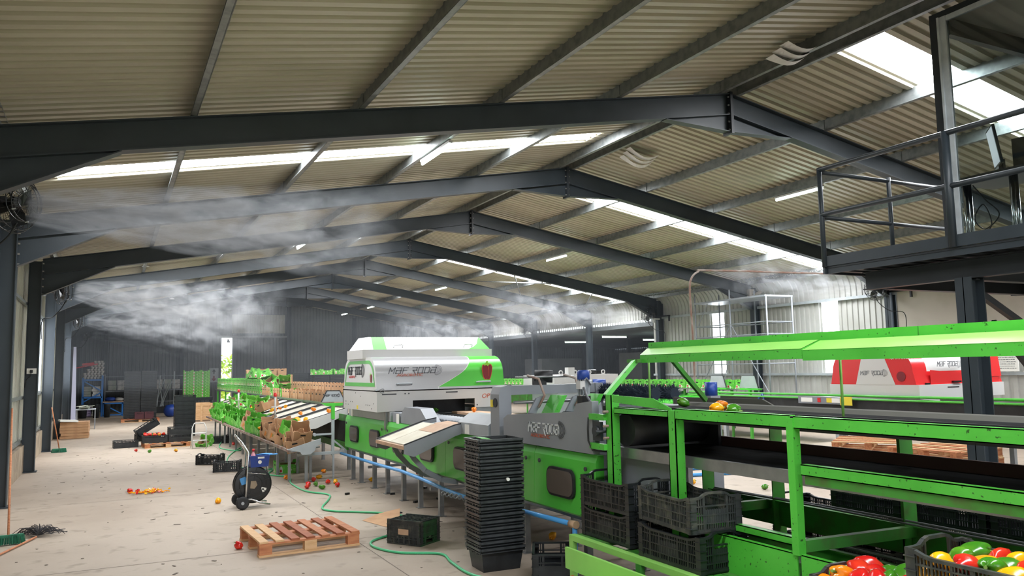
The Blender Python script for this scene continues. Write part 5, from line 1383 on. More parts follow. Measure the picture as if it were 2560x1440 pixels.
build(mb, 'handrail', M['steel'], rl)
for x, y, r_ in ((7.7, 6.8, .030), (7.7, 5.15, .042), (7.7, 3.5, .03), (7.7, 1.8, .03), (8.95, 6.8, .028), (10.3, 6.8, .028)):
    mb = MB(); mb.smooth = True; mb.cyl((x, y, 3.05), (x, y, 4.27), r_, n=10); build(mb, 'post', M['steel'], rl)
of = thing('glazed_office', 'glass-walled office on the mezzanine with pale aluminium frames', 'office', (8.5, 3, 3.17))
mb = MB(); mb.box(8.49, 8.54, 5.57, 5.665, 3.18, 5.86); mb.box(8.50, 8.54, -2, 5.655, 5.80, 5.86); mb.box(8.5, 8.54, 2.5, 2.55, 3.18, 5.8); mb.box(8.47, 8.49, 5.64, 5.665, 3.18, 5.86)
mb.box(8.5, 8.54, -2, 5.655, 3.18, 3.22); build(mb, 'window_frame', M['alu'], of)
mb = MB(); mb.box(8.515, 8.525, -2, 5.60, 3.22, 5.80); build(mb, 'glass_pane', M['glass'], of)
mb = MB(); mb.box(8.54, 8.62, 5.66, 5.80, 3.05, 5.86); mb.box(8.54, 8.62, -2, 5.8, 5.86, 5.95); build(mb, 'steel_post', M['steel2'], of)
mb = MB(); mb.box(8.56, 10.9, -2, 5.6, 5.84, 5.87); build(mb, 'soffit', M['beige'], of)
mb = MB(); mb.box(8.56, 10.9, 5.56, 5.64, 5.64, 5.86); mb.box(10.8, 10.9, -2, 5.6, 3.2, 5.8) if False else None; build(mb, 'edge_beam', M['steel2'], of)
dk = thing('office_desk', 'desk with chrome legs seen through the office glass', 'desk', (9.4, 5.4, 3.17))
mb = MB(); mb.box(9.15, 10.0, 3.5, 6.1, 4.05, 4.09); build(mb, 'top', M['black'], dk)
for y in (5.98, 5.42, 3.7):
    for x in (9.25, 9.33):
        mb = MB(); mb.smooth = True; mb.cyl((x, y, 3.06), (x, y, 4.05), .028, n=12); build(mb, 'leg', M['chrome'], dk)
mb = MB(); mb.tube(smooth_path([(9.28,5.9,4.0),(9.25,5.75,3.8),(9.3,5.62,3.6),(9.3,5.80,3.45),(9.3,5.92,3.6),(9.3,5.8,3.75),(9.3,5.72,3.5),(9.3,5.85,3.35)]), .008, 6); build(mb, 'cable', M['cable'], dk)
mo_ = thing('computer_monitor', 'thin computer monitor with a pale screen on the mezzanine desk', 'monitor', (9.35, 5.65, 4.09))
mb = MB(); mb.T = Matrix.Translation((9.35, 5.66, 4.36)) @ Euler((R(0), R(-8), R(-49))).to_matrix().to_4x4(); mb.box(-.015, .015, -.30, .08, -.2, .27); build(mb, 'body', M['black'], mo_)
mb = MB(); mb.T = Matrix.Translation((9.35, 5.66, 4.36)) @ Euler((R(0), R(-8), R(-49))).to_matrix().to_4x4(); mb.box(-.018, -.0155, -.28, .06, -.18, .25); build(mb, 'screen', mat('screen', 'c9ccd4', .3, emit='c9ccd4', estr=.35), mo_)
mb = MB(); mb.box(9.33, 9.38, 5.55, 5.60, 4.09, 4.25); mb.box(9.25, 9.5, 5.45, 5.70, 4.09, 4.10); build(mb, 'stand', M['black'], mo_)
mb = MB(); mb.obox((9.4, 5.28, 4.28), .04, .34, .36, (0, 0, 10)); mb.box(9.35, 9.45, 5.2, 5.3, 4.09, 4.15); setp(build(mb, 'computer_monitor', M['black']), 'black backed monitor beside the pale-screened one on the mezzanine desk', 'monitor')
mb = MB(); mb.smooth = True; mb.tube(smooth_path([(8.30,10.02,1.5),(8.28,10,2.4),(8.26,10,3.05),(8.30,10,3.28),(8.45,10,3.40),(8.7,10,3.43),(11.2,10,3.47),(13,10,3.5)]), .016, 8); setp(build(mb, 'service_pipe', M['rust']), 'thin rust-stained service pipe bending over behind the mezzanine corner', 'pipe')

# ---------------------------------------------------------------- red and white scanner behind
rs = thing('tomato_scanner', 'red and white scanner cabinet behind the green sorting table', 'machine', (12.9, 9.7, 0))
A0, A1, B0, B1 = 11.9, 14.2, 8.75, 10.55
mb = MB(); mb.box(A0, A1, B0, B1, 1.27, 1.50); mb.prism([(A0,1.27),(A0,1.5),(A0+.5,1.5),(A0+.5,1.22)], 'y', B0-.02, B0); build(mb, 'skirt', M['whiteM'], rs)
pf = arch(B0+.03, B1-.03, 1.50, 2.15, .5)
mb = MB(); mb.smooth = True
rows = [[mb.pt((x, y, z)) for x in (A0, A0+.35, A1)] for y, z in pf]
for i in range(len(rows)-1):
    for j in (0, 1):
        mb.mi = 1 if (j == 1 and pf[i][1] < 1.72) or j == 0 else 0
        mb.face([rows[i][j], rows[i][j+1], rows[i+1][j+1], rows[i+1][j]])
mb.smooth = False; mb.mi = 1
for x in (A0, A1): mb.face([mb.pt((x, y, z)) for y, z in pf])
cw2 = build(mb, 'cowl', [M['white'], M['red']], rs)
mb = MB(); mb.poly([(A0-.004, 9.97, 1.5), (A0-.004, 9.17, 1.5), (A0-.004, 9.42, 2.12), (A0-.004, 9.78, 2.12)]); build(mb, 'white_wedge', M['whiteM'], cw2)
mb = MB(); mb.poly([(A0+.36, B0+.025, 1.74), (A0+2.2, B0+.025, 1.60), (A0+2.2, B0+.025, 1.50), (A0+.36, B0+.025, 1.50)]); mb.poly([(A0+1.7,B0+.02,1.60),(A0+2.28,B0+.02,1.60),(A0+2.28,B0+.06,1.98),(A0+1.75,B0+.05,1.9)]); build(mb, 'red_swoosh', M['red'], cw2)
stroke_logo('MaF RODa', .065, M['greyT'], cw2, (A0-.006, 9.86, 1.67), (0,-1,0), slant=.15, th=.15, depth=.001)
stroke_logo('MaF RODa', .075, M['greyT'], cw2, (A0+.55, B0+.02, 1.80), (1,0,0), slant=.2, th=.15, depth=.002)
text_mesh('TOMATOSCAN', .07, .001, M['whiteT'], cw2, (A0-.006, 9.28, 1.93), (90,0,-90), sx=1.0)
mb = MB(); mb.cyl((A0-.004, 9.05, 1.64), (A0-.008, 9.05, 1.64), .085, n=22); build(mb, 'tomato_emblem', mat_em, cw2)
mb = MB(); mb.box(A0+.2, A0+.3, B0-.01, B0+.02, 1.50, 1.53); mb.box(A0+.9, A0+1.1, B0-.02, B0+.02, 1.52, 1.55); mb.box(A0+.75, A0+1.05, B0-.005, B0, 1.44, 1.455); build(mb, 'handles', M['black'], cw2)
mb = MB(); mb.box(A0+1.15, A0+1.75, B0-.005, B0, 1.27, 1.42); build(mb, 'window', M['greyM'], rs)
mb = MB(); mb.box(11.95, 14.1, 2, 13.8, .85, 1.17); build(mb, 'body', M['black'], rs)
mb = MB(); mb.cyl((11.85, 1, 1.30), (11.85, 14.5, 1.30), .022, n=8); mb.cyl((11.8, 1, 1.24), (11.8, 14.5, 1.24), .018, n=8); build(mb, 'green_pipes', M['green'], rs)
mb = MB(); mb.box(11.86, 11.9, 2, 13.8, 1.0, 1.24); build(mb, 'side', M['rubber'], rs)
for y in (3, 5, 7, 8.5, 10.5, 12, 13.5):
    for x in (12.0, 13.9):
        mb = MB(); mb.box(x-.04, x+.04, y-.04, y+.04, 0, .85); build(mb, 'leg', M['greyL'], rs)
sb = thing('sign_board', 'clear board with small coloured stickers hung on the rear line', 'sign', (11.75, 9.9, 1.15))
mb = MB(); mb.box(11.76, 11.77, 9.98, 11.2, 1.14, 1.27); build(mb, 'board', M['greyM'], sb)
for y0, y1, c in ((10.85,11.12,'paper'),(10.66,10.73,'red'),(10.40,10.52,'yellow'),(10.22,10.40,'paper')):
    mb = MB(); mb.box(11.75, 11.758, y0, y1, 1.17, 1.25); build(mb, 'sticker', M[c], sb)
mb = MB(); mb.box(11.74, 11.75, 9.95, 10.2, 1.13, 1.28); setp(build(mb, 'yellow_sign', M['yellow']), 'yellow notice hanging on the dark rear line below the red scanner', 'sign')
mb = MB(); mb.tube([(11.83,12.2,1.29),(11.80,12.14,1.2),(11.80,12.15,1.05)], .02, 6); mb.tube([(11.83,12.2,1.29),(11.8,12.28,1.2),(11.8,12.26,1.1)], .02, 6); setp(build(mb, 'blue_cloth', M['blueC']), 'dangling blue glove on the rear line beside the green pipes', 'glove')

# ---------------------------------------------------------------- the further packing line on the right
fl = thing('packing_line', 'further packing line with green cartons before the windowed wall of the hall', 'packing line', (14.6, 22, 0))
mb = MB(); mb.box(14.42, 15.2, 15.6, 31, 1.235, 1.26); build(mb, 'shelf', M['inox'], fl)
mb = MB(); mb.box(15.0, 16.2, 14.2, 31, .5, 1.0); build(mb, 'body', M['greenD'], fl)
y = 16.0
while y < 31:
    mb = MB(); mb.box(14.45, 14.5, y, y+.05, 0, 1.235); build(mb, 'leg', M['greenD'], fl); y += 1.9
y = 16.2
while y < 24:
    mb = MB(); slab(mb, [(13.75,y,.88),(14.7,y,1.12),(14.7,y+.5,1.12),(13.75,y+.5,.88)], .05); mb.prism([(13.75,.80),(13.75,.94),(14.7,1.18),(14.7,1.0)], 'y', y+.5, y+.53); build(mb, 'chute', M['green'], fl); y += .75
mb = MB(); mb.cyl((13.7, 9.5, 1.12), (13.7, 15.8, 1.12), .03, n=8); mb.box(13.72, 14.2, 9.5, 15.8, .95, 1.07); build(mb, 'feed_rail', M['green'], fl)
for i, y in enumerate((16.35, 15.2)):
    c = thing('operator_console', 'pale trapezoid console on the further packing line, %s one' % ('first','second')[i], 'console', (14.3, y, 1.2))
    mb = MB(); mb.prism([(y-.32,1.30),(y+.32,1.30),(y+.22,1.60),(y-.22,1.60)], 'x', 14.28, 14.30); build(mb, 'panel', M['greyL'], c)
    mb = MB(); Q = [(y-.32,1.30),(y-.22,1.60),(y+.22,1.60),(y+.32,1.30)]
    for a, b in zip(Q, Q[1:]): mb.bar((14.3,a[0],a[1]), (14.3,b[0],b[1]), .03, .02)
    build(mb, 'trim', M['rubber'], c)
    mb = MB(); mb.box(14.3, 14.36, y-.03, y+.03, .0, 1.3); mb.box(14.28, 14.4, y-.34, y+.34, 1.25, 1.29); build(mb, 'stand', M['greenM'], c)
n = 0; y = 15.75
while y < 30.8:
    put(CG, 0, (14.70, y, 1.262), (0, 0, rnd.uniform(-4, 4)), 'green carton on the further packing line shelf, %s from its scanner end' % nth(n), 'green cartons on the further packing line'); y += .33; n += 1
# right wall scaffold
sf = thing('scaffold', 'grey tubular scaffold tower against the windowed wall', 'scaffold', (17, 18.5, 0))
for x in (16.7, 17.7):
    for y in (20.0, 18.4, 16.9):
        mb = MB(); mb.smooth = True; mb.cyl((x, y, 0), (x, y, 4.15 if y != 16.9 else 3.85), .022, n=8); build(mb, 'standard', M['greyM'], sf)
mb = MB()
for z in (1.0, 1.9, 2.3, 2.75, 3.1):
    for x in (16.7, 17.7): mb.cyl((x, 20.0, z), (x, 16.9, z), .018, n=6)
    for y in (20, 18.4, 16.9): mb.cyl((16.7, y, z), (17.7, y, z), .018, n=6)
build(mb, 'ledgers', M['greyM'], sf)
mb = MB()
for a, b in (((16.7,20,1.0),(16.7,18.4,3.1)),((16.7,18.4,3.1),(16.7,16.9,1.0)),((16.7,18.9,1.1),(16.7,18.4,2.4)),((16.7,19.9,3.1),(16.7,19.4,3.8))): mb.cyl(a, b, .014, n=6)
build(mb, 'diagonals', M['greyM'], sf)
mb = MB(); mb.box(16.65, 17.75, 16.9, 20.0, 3.82, 3.87); build(mb, 'platform', M['greyM'], sf)
mb = MB(); mb.box(18.0, 18.2, 18.9, 19.3, 3.95, 4.25); mb.cyl((18.1, 18.85, 4.05), (18.2, 18.6, 4.15), .05, n=10); setp(build(mb, 'air_unit', M['beige']), 'small boxy white unit high on the wall above the scaffold', 'air unit')
mb = MB(); mb.box(18.28, 18.30, 10.9, 11.75, 1.62, 2.05); nb = setp(build(mb, 'notice_board', M['paper']), 'cream handwritten notice board on the wall behind the mezzanine column', 'notice board')
mb = MB(); rr = random.Random(4)
for r_ in range(7):
    y = 11.7
    while y > 10.98: w_ = rr.uniform(.02, .05); mb.box(18.274, 18.279, y-w_, y, 1.68+r_*.05, 1.688+r_*.05+rr.uniform(0, .008)); y -= w_+.015
build(mb, 'handwriting', M['greyT'], nb)
# pallets and blue pipes on the floor beyond the table
for k in range(5):
    pallet((11.0, 9.0, k*.1305), 22+3*k, 'pine pallet in the pile behind the belts nearer the scanner, %s up' % nth(k), mats=['woodP','wood'], n=6)
    pallet((10.8, 7.6, k*.1305), -14+4*k, 'pine pallet in the pile behind the belts nearer the mezzanine column, %s up' % nth(k), mats=['wood','woodP'], n=6)
for i, y in enumerate((11.2, 12.0)):
    mb = MB(); mb.cyl((8.0, y, .031), (11.3, y-.8, .031), .03, n=8); setp(build(mb, 'blue_pipe', M['pipe']), 'blue pipe low on the floor behind the sorting table, %s one' % ('nearer','further')[i], 'pipe')

# ---------------------------------------------------------------- aisle goods further back
CRf = crate_proto(.60, .40, .19, M['plast'], dense=False, hump=False, solid=True)
put(CRf, 0, (.44, 23.9, 0), (0, 0, 3), 'low black crate on the aisle floor, lying alone beside the pepper pallet')
pallet((1.42, 23.55, 0), 4, 'pine pallet under the black pepper crates in the far aisle', L_=1.15, D_=.9, mats=['woodP','wood'])
for lv in range(2): put(CRf, 0, (1.75, 23.4, .131+lv*.192), (0, 0, 2), 'closed black crate on the far aisle pallet, %s' % ('lower','upper')[lv], 'crates on the far aisle pallet')
put(CRf, 0, (1.12, 23.4, .131), (0, 0, 2), 'black crate full of red peppers on the far aisle pallet')
put(CRf, 0, (1.0, 24.1, .42), (0, -32, 8), 'black crate tipped on edge behind the red peppers')
put(CRf, 0, (.98, 24.15, .131), (0, 0, 8), 'black crate under the tipped crate on the far aisle pallet')
for i in range(14):
    pepper(rnd.choice(['red','red','red','green','orange']), .90+.11*(i % 5), 23.3+.1*(i//5), .33+.02*rnd.random(), '%s pepper in the far pallet crate' % nth(i), 'peppers in the far aisle crate')
for i in range(9): put(CRf, 0, (2.15, 27.2, i*.135), (0, 0, 2), 'black crate in the narrow stack in front of the wooden bin, %s up' % nth(i), 'narrow black crate stack in the far aisle')
# two small crates near the trolley
CRs = crate_proto(.50, .34, .20, M['plast'], dense=True, hump=True)
put(CRs, 0, (1.98, 18.3, 0), (0, 0, -28), 'small black slatted crate on the floor behind the hose reel, further one')
put(CRs, 0, (2.13, 16.75, 0), (0, 0, -14), 'small black slatted crate on the floor behind the hose reel, nearer one')
put(CRs, 0, (2.75, 23.6, 0), (0, 0, 5), 'small black crate on the floor under the far end of the carton tray')
# wooden bin
wb = thing('wooden_bin', 'pale wooden crate bin on the floor at the far end of the packing line', 'bin', (3.4, 35.3, 0))
mb = MB()
for z in [.06+.075*k for k in range(7)]: mb.box(2.98, 3.82, 34.95, 34.97, z, z+.066)
mb.box(2.98, 3.82, 34.94, 34.98, .64, .74)
for s_ in (2.98, 3.80): mb.box(s_, s_+.02, 34.97, 35.8, .06, .72)
mb.box(2.98, 3.82, 35.78, 35.8, .06, .74); build(mb, 'side_slats', M['woodP'], wb)
for x in (2.98, 3.36, 3.74):
    mb = MB(); mb.box(x, x+.08, 34.92, 34.95, 0, .74); build(mb, 'post', M['woodP'], wb)
# stepladder
sl = thing('stepladder', 'white tubular two-step folding ladder in the far aisle', 'stepladder', (2.15, 22.4, 0))
mb = MB(); mb.smooth = True; W_ = .17
mb.tube([(2.13-W_,22.2,0),(2.13-W_,22.35,.52),(2.13-W_+.05,22.38,.64),(2.13+W_-.05,22.38,.64),(2.13+W_,22.35,.52),(2.13+W_,22.2,0)], .014, 8)
mb.tube([(2.13-W_,22.7,.0),(2.13-W_,22.42,.38),(2.13+W_,22.42,.38),(2.13+W_,22.7,0)], .011, 6); build(mb, 'frame', M['whiteM'], sl)
for z in (.2, .38):
    mb = MB(); mb.box(2.13-W_, 2.13+W_, 22.18+z*.3, 22.38+z*.3, z-.01, z+.01); build(mb, 'step', M['whiteM'], sl)

# ---------------------------------------------------------------- storage at the far left
br = thing('storage_rack', 'bright blue pallet rack bay stacked with cartons and cloths', 'rack', (-.7, 43, 0))
for x in (-1.1, -.28):
    for y in (43.0, 44.0):
        mb = MB(); mb.box(x-.04, x+.04, y-.04, y+.04, 0, 1.95 if x > -1 else 1.85); build(mb, 'upright', M['blueR'], br)
for z in (1.75, .92):
    mb = MB(); mb.box(-1.1, -.28, 42.96, 43.0, z-.05, z+.03); mb.box(-1.1, -.28, 43.0, 44.0, z, z+.03); build(mb, 'shelf', M['blueR'], br)
mb = MB(); mb.bar((-1.08,42.97,1.7), (-.30,42.97,1.2), .02, .05); mb.bar((-.30,42.97,1.15), (-1.08,42.97,.7), .02, .05); build(mb, 'brace', M['blueR'], br)
n = 0
for z, hgt, cols_ in ((.955, .55, ('fabric','paper')), (.02, .75, ('striped','fabric'))):
    for i in range(2):
        for lv in range(4):
            mb = MB(); mb.obox((-.9+.36*i, 43.4, z+.06+lv*.12), .32, .6, .11, (0, 0, rnd.uniform(-5, 5)))
            setp(build(mb, 'folded_sack', M[cols_[i]]), 'folded bundle in the blue rack, %s shelf, %s pile, %s up' % (('middle','floor')[z < .5], ('column-side','door-side')[i], nth(lv)), 'bundle', 'bundles in the blue rack')
EC = MB(); EC.lathe([(.0,0),(.05,0),(.075,.10),(.078,.10),(.05,-.01)], (0,0,0), 10); ec = build(EC, 'moulded_cup_tray', M['bag'], None, local=True); ec['category'] = 'tray'
first = True
for r_ in range(9):
    for c in range(6):
        if c < r_*.45-1.2: continue
        l = 'pale nested tray roll on top of the blue rack, row %s up, %s along' % (nth(r_), nth(c)); p = (-1.05+c*.145+.04*(r_ % 2), 43.1, 1.79+r_*.095)
        if first: ec.location = p; ec['label'] = l; ec['group'] = 'nested tray rolls on the blue rack'; first = False
        else: dup(ec, p, None, l, 'nested tray rolls on the blue rack')
bt = thing('steel_table', 'low bright blue steel table with sacks on top, beside the rack', 'table', (.2, 43, 0))
mb = MB(); mb.box(-.25, .65, 42.8, 43.6, .66, .70); build(mb, 'top', M['beltT'], bt)
for x in (-.22, .58):
    mb = MB(); mb.box(x, x+.06, 42.8, 42.86, 0, .66); mb.box(x, x+.06, 43.5, 43.56, 0, .66); build(mb, 'leg', M['blueR'], bt)
mb = MB(); mb.box(-.22, .62, 42.8, 42.85, .58, .64); mb.box(-.22, .62, 42.8, 42.85, .04, .09); mb.bar((-.2,42.82,.56), (.6,42.82,.1), .02, .05); build(mb, 'brace', M['blueR'], bt)
def sack(c, sx, sy, sz, m_, label, seed):
    rr = random.Random(seed); mb = MB(); mb.smooth = True; N, K = 10, 14; rings = []
    for j in range(N+1):
        t = j/N*math.pi; rings.append([mb.pt((c[0]+sx*math.sin(t)**.6*math.cos(a)*(1+.06*rr.uniform(-1,1)), c[1]+sy*math.sin(t)**.6*math.sin(a), c[2]+sz*(1-math.cos(t))/2*(1+.05*rr.uniform(-1,1)))) for a in [k*2*math.pi/K for k in range(K)]])
    for A, B in zip(rings, rings[1:]):
        for k in range(K): q = (k+1) % K; mb.face([A[k], A[q], B[q], B[k]])
    setp(build(mb, 'sack', m_), label, 'sack')
sack((.08, 43.2, .70), .24, .3, .20, M['blueC'], 'bright blue plastic sack on the low blue table', 1); sack((.46, 43.2, .70), .20, .3, .17, M['bag'], 'white sack on the low blue table', 2)
pallet((1.2, 36.9, 0), 0, 'reddish pallet under the tall black crate blocks in the far aisle', L_=1.45, D_=1.0, mats=['woodR'])
CT = MB(); CT.box(-.30, .30, -.25, .25, 0, .062); CT.box(-.31, .31, -.26, .26, .045, .06)
ct = build(CT, 'plastic_tray', M['plast'], None, local=True); ct['category'] = 'crate'; first = True
def trays(x, y, z0, n_, lab, grp, m_=None, step=.066):
    global first
    for i in range(n_):
        l = '%s, %s from the bottom' % (lab, nth(i))
        if first: ct.location = (x, y, z0); ct['label'] = l; ct['group'] = grp; first = False
        else: dup(ct, (x, y, z0+i*step), None, l, grp)
trays(.88, 37.3, .13, 30, 'black tray in the tall far block by the blue table', 'tall blocks of black trays'); trays(1.52, 37.3, .13, 30, 'black tray in the tall far block by the aluminium rails', 'tall blocks of black trays')
def crate_block(x, y, z0, nx, ny, nz, lab, grp, m_=None):
    for j in range(ny):
        for i in range(nx):
            for k in range(nz):
                dup(ct, (x+i*.63, y+j*.55, z0+k*.066), None, '%s, %s stack, %s up' % (lab, nth(i), nth(k)), grp)
crate_block(7.3, 34.6, 1.30, 3, 1, 9, 'black tray in the last wall of trays', 'wall of black trays at the back')
crate_block(7.7, 32.6, 1.20, 4, 1, 9, 'black tray in the wall beside the white scanner', 'wall of black trays beside the scanner')
mb = MB(); mb.box(6.9, 9.4, 34.3, 34.9, 1.26, 1.30); [mb.box(x, x+.05, 34.5, 34.55, 0, 1.27) for x in (7.0, 8.1, 9.3)]; setp(build(mb, 'low_rack', M['steel2'], local=True), 'dark low rack carrying the last wall of trays', 'rack')
mb = MB(); mb.box(7.3, 10.0, 32.3, 32.9, 1.16, 1.20); [mb.box(x, x+.05, 32.5, 32.55, 0, 1.17) for x in (7.4, 8.6, 9.9)]; setp(build(mb, 'low_rack', M['steel2'], local=True), 'dark low rack carrying the trays beside the white scanner', 'rack')
for i in range(7): put(CG, 0, (7.55+.42*i, 32.6, 1.80), (0, 0, rnd.uniform(-20, 20)), 'green carton on top of the black tray wall, %s along' % nth(i), 'green cartons on the black tray wall')
CMr = crate_proto(.34, .3, .28, M['maroon'], dense=False, hump=False, solid=True)
put(CMr, 0, (1.15, 36.5, .131), 0, 'dark maroon crate in front of the tall black blocks, nearer the columns'); put(CMr, 0, (1.52, 36.5, .131), 0, 'dark maroon crate in front of the tall black blocks, nearer the chest')
# green carton stack on a pallet
for i in range(3):
    for k in range(9):
        put(CG, 0, (3.55+.42*i, 43.6, .75+k*.145), (0, 0, 90) if False else (0, 0, 0), 'green carton on the far pallet stack, %s column, %s up' % (nth(i), nth(k)), 'far pallet stack of green cartons')
mb = MB(); mb.box(3.3, 4.75, 43.4, 44.1, .6, .75); mb.box(3.35, 3.45, 43.45, 43.55, 0, .6); mb.box(4.6, 4.7, 43.45, 43.55, 0, .6); setp(build(mb, 'carton_stand', M['steel2'], local=True), 'dark stand under the far green carton stack', 'stand')
# grey shelving with bundles and leaning aluminium rails
gs = thing('shelving', 'dim grey shelving along the far gable wall', 'shelving', (1.5, 46.8, 0))
for x in (-.2, 1.2, 2.6, 3.6):
    mb = MB(); mb.box(x, x+.05, 46.5, 46.55, 0, 2.0); build(mb, 'upright', M['greyM'], gs)
for z in (.5, 1.1, 1.85):
    mb = MB(); mb.box(-.2, 3.65, 46.5, 47.3, z, z+.05); build(mb, 'shelf', M['greyM'], gs)
for i in range(8):
    for k in range(2):
        mb = MB(); mb.obox((.15+.44*i, 46.8, 1.3+k*.26), .38, .5, .24, (0, 0, rnd.uniform(-3, 3))); setp(build(mb, 'bundle', M['bag' if i % 2 else 'fabric']), 'pale wrapped bundle on the far grey shelving, %s along, %s row' % (nth(i), ('lower','upper')[k]), 'bundle', 'bundles on the far shelving')
for i, (x0, x1, h) in enumerate(((2.1,2.55,1.7),(2.2,2.35,1.9),(2.4,2.9,1.6),(2.5,2.3,1.55),(2.0,2.05,2.1),(3.0,3.02,2.1),(2.35,2.75,1.5))):
    mb = MB(); mb.bar((x0, 44.6, .3), (x1, 44.9, h), .05, .03); setp(build(mb, 'aluminium_rail', M['alu'], local=True), 'aluminium rail leaning on the dark chest, %s of seven' % nth(i), 'rail', 'leaning aluminium rails')
mb = MB(); mb.box(1.95, 3.1, 44.5, 45.1, 0, .32); setp(build(mb, 'dark_chest', M['rubber']), 'dark chest on the floor holding the leaning rails', 'chest')
sack((2.55, 40, 0), .28, .3, .55, M['blueC'], 'round blue bag on the floor in the far aisle', 5)
# small table with cloth, brown board stack, white strip, socket, sign
tt = thing('work_table', 'small table with thin grey legs covered in pale cloths by the columns', 'table', (-.7, 33, 0))
mb = MB(); mb.box(-1.05, -.40, 32.9, 33.6, .70, .73); build(mb, 'top', M['greyL'], tt)
for x in (-1.03, -.44):
    for y in (32.92, 33.55):
        mb = MB(); mb.box(x, x+.03, y, y+.03, 0, .70); build(mb, 'leg', M['greyM'], tt)
mb = MB(); [mb.obox((-.75+rnd.uniform(-.2,.2), 33.2+rnd.uniform(-.2,.2), .75+.018*i), .3, .3, .02, (rnd.uniform(-8,8), rnd.uniform(-8,8), rnd.uniform(0,90))) for i in range(6)]; setp(build(mb, 'cloth_heap', M['fabric']), 'heap of pale cloths on the small far table', 'cloth')
for k in range(6):
    mb = MB(); mb.obox((-.91, 28.7, .045+k*.085), .78, .7, .08, (0, 0, rnd.uniform(-4, 4))); setp(build(mb, 'flat_cartons', M['card']), 'bundle of flattened brown cartons by the aisle columns, %s from the floor' % nth(k), 'cartons', 'flattened carton bundles')
mb = MB(); mb.obox((-1.1, 28.5, .55), .5, .5, .05, (0, 4, 10)); setp(build(mb, 'foam_sheet', M['paper']), 'pale foam sheet on top of the flattened cartons', 'sheet')
mb = MB(); mb.prism([(-1.32,.0),(-1.14,.0),(-1.20,3.1),(-1.30,3.1)], 'y', 36.2, 36.23); setp(build(mb, 'plastic_curtain', mat('curtain','c9cbe6',.5), local=True), 'pale lilac plastic strip hanging by the far aisle columns', 'curtain')
sk_ = thing('wall_socket', 'white wall socket with a plugged-in black plug on an aisle column', 'socket', (-1.42, 18.9, 2.0))
mb = MB(); mb.box(-1.50, -1.33, 18.90, 18.945, 1.98, 2.09); build(mb, 'plate', M['paper'], sk_)
mb = MB(); mb.box(-1.44, -1.39, 18.86, 18.90, 2.0, 2.06); mb.tube(smooth_path([(-1.42,18.88,2.0),(-1.43,18.87,1.93),(-1.50,18.9,1.86),(-1.53,18.95,1.7)]), .008, 6); build(mb, 'plug', M['black'], sk_)
sg = thing('arrow_sign', 'grey sign with a black and a dark red arrow beside the far door', 'sign', (5.35, 48.2, 1.4))
mb = MB(); mb.box(5.10, 5.60, 48.53, 48.575, 1.45, 2.25); build(mb, 'board', M['greyL'], sg)
mb = MB(); mb.prism([(5.35,2.2),(5.25,2.05),(5.32,2.05),(5.32,1.92),(5.38,1.92),(5.38,2.05),(5.45,2.05)], 'y', 48.51, 48.525); build(mb, 'arrow', M['black'], sg)
mb = MB(); mb.prism([(5.35,1.50),(5.22,1.66),(5.31,1.66),(5.31,1.80),(5.39,1.80),(5.39,1.66),(5.48,1.66)], 'y', 48.51, 48.525); build(mb, 'arrow', mat_em, sg)
mb = MB(); mb.prism([(6.0,3.7),(6.2,3.7),(6.15,3.85),(6.05,3.95)], 'y', 48.4, 48.43); setp(build(mb, 'door_lamp', M['black'], local=True), 'small dark lamp in the top of the far door gap', 'lamp')
mb = MB(); mb.bar((-1.5,42.9,2.3),(-.5,42.9,2.5),.05,.05); mb.box(-1.62,-1.5,42.85,42.95,2.2,2.6); mb.obox((-.9,42.8,2.5),.5,.1,.1,(0,-6,0)); setp(build(mb, 'red_strapping_reel', M['red'], local=True), 'red and white roll hung above the blue rack', 'roll')
for i, (x, z, w_) in enumerate(((-1.05, 0, .4), (-.5, 0, .3), (-.05, 0, .3))):
    mb = MB(); mb.lathe([(0,0),(w_*.4,0),(w_*.5,.6),(w_*.5,.62),(0,.62)], (x, 41.8, 0), 14); setp(build(mb, 'waste_bin', M['plast' if i else 'rubber']), 'dark round bin in front of the blue rack, %s along' % nth(i), 'bin')
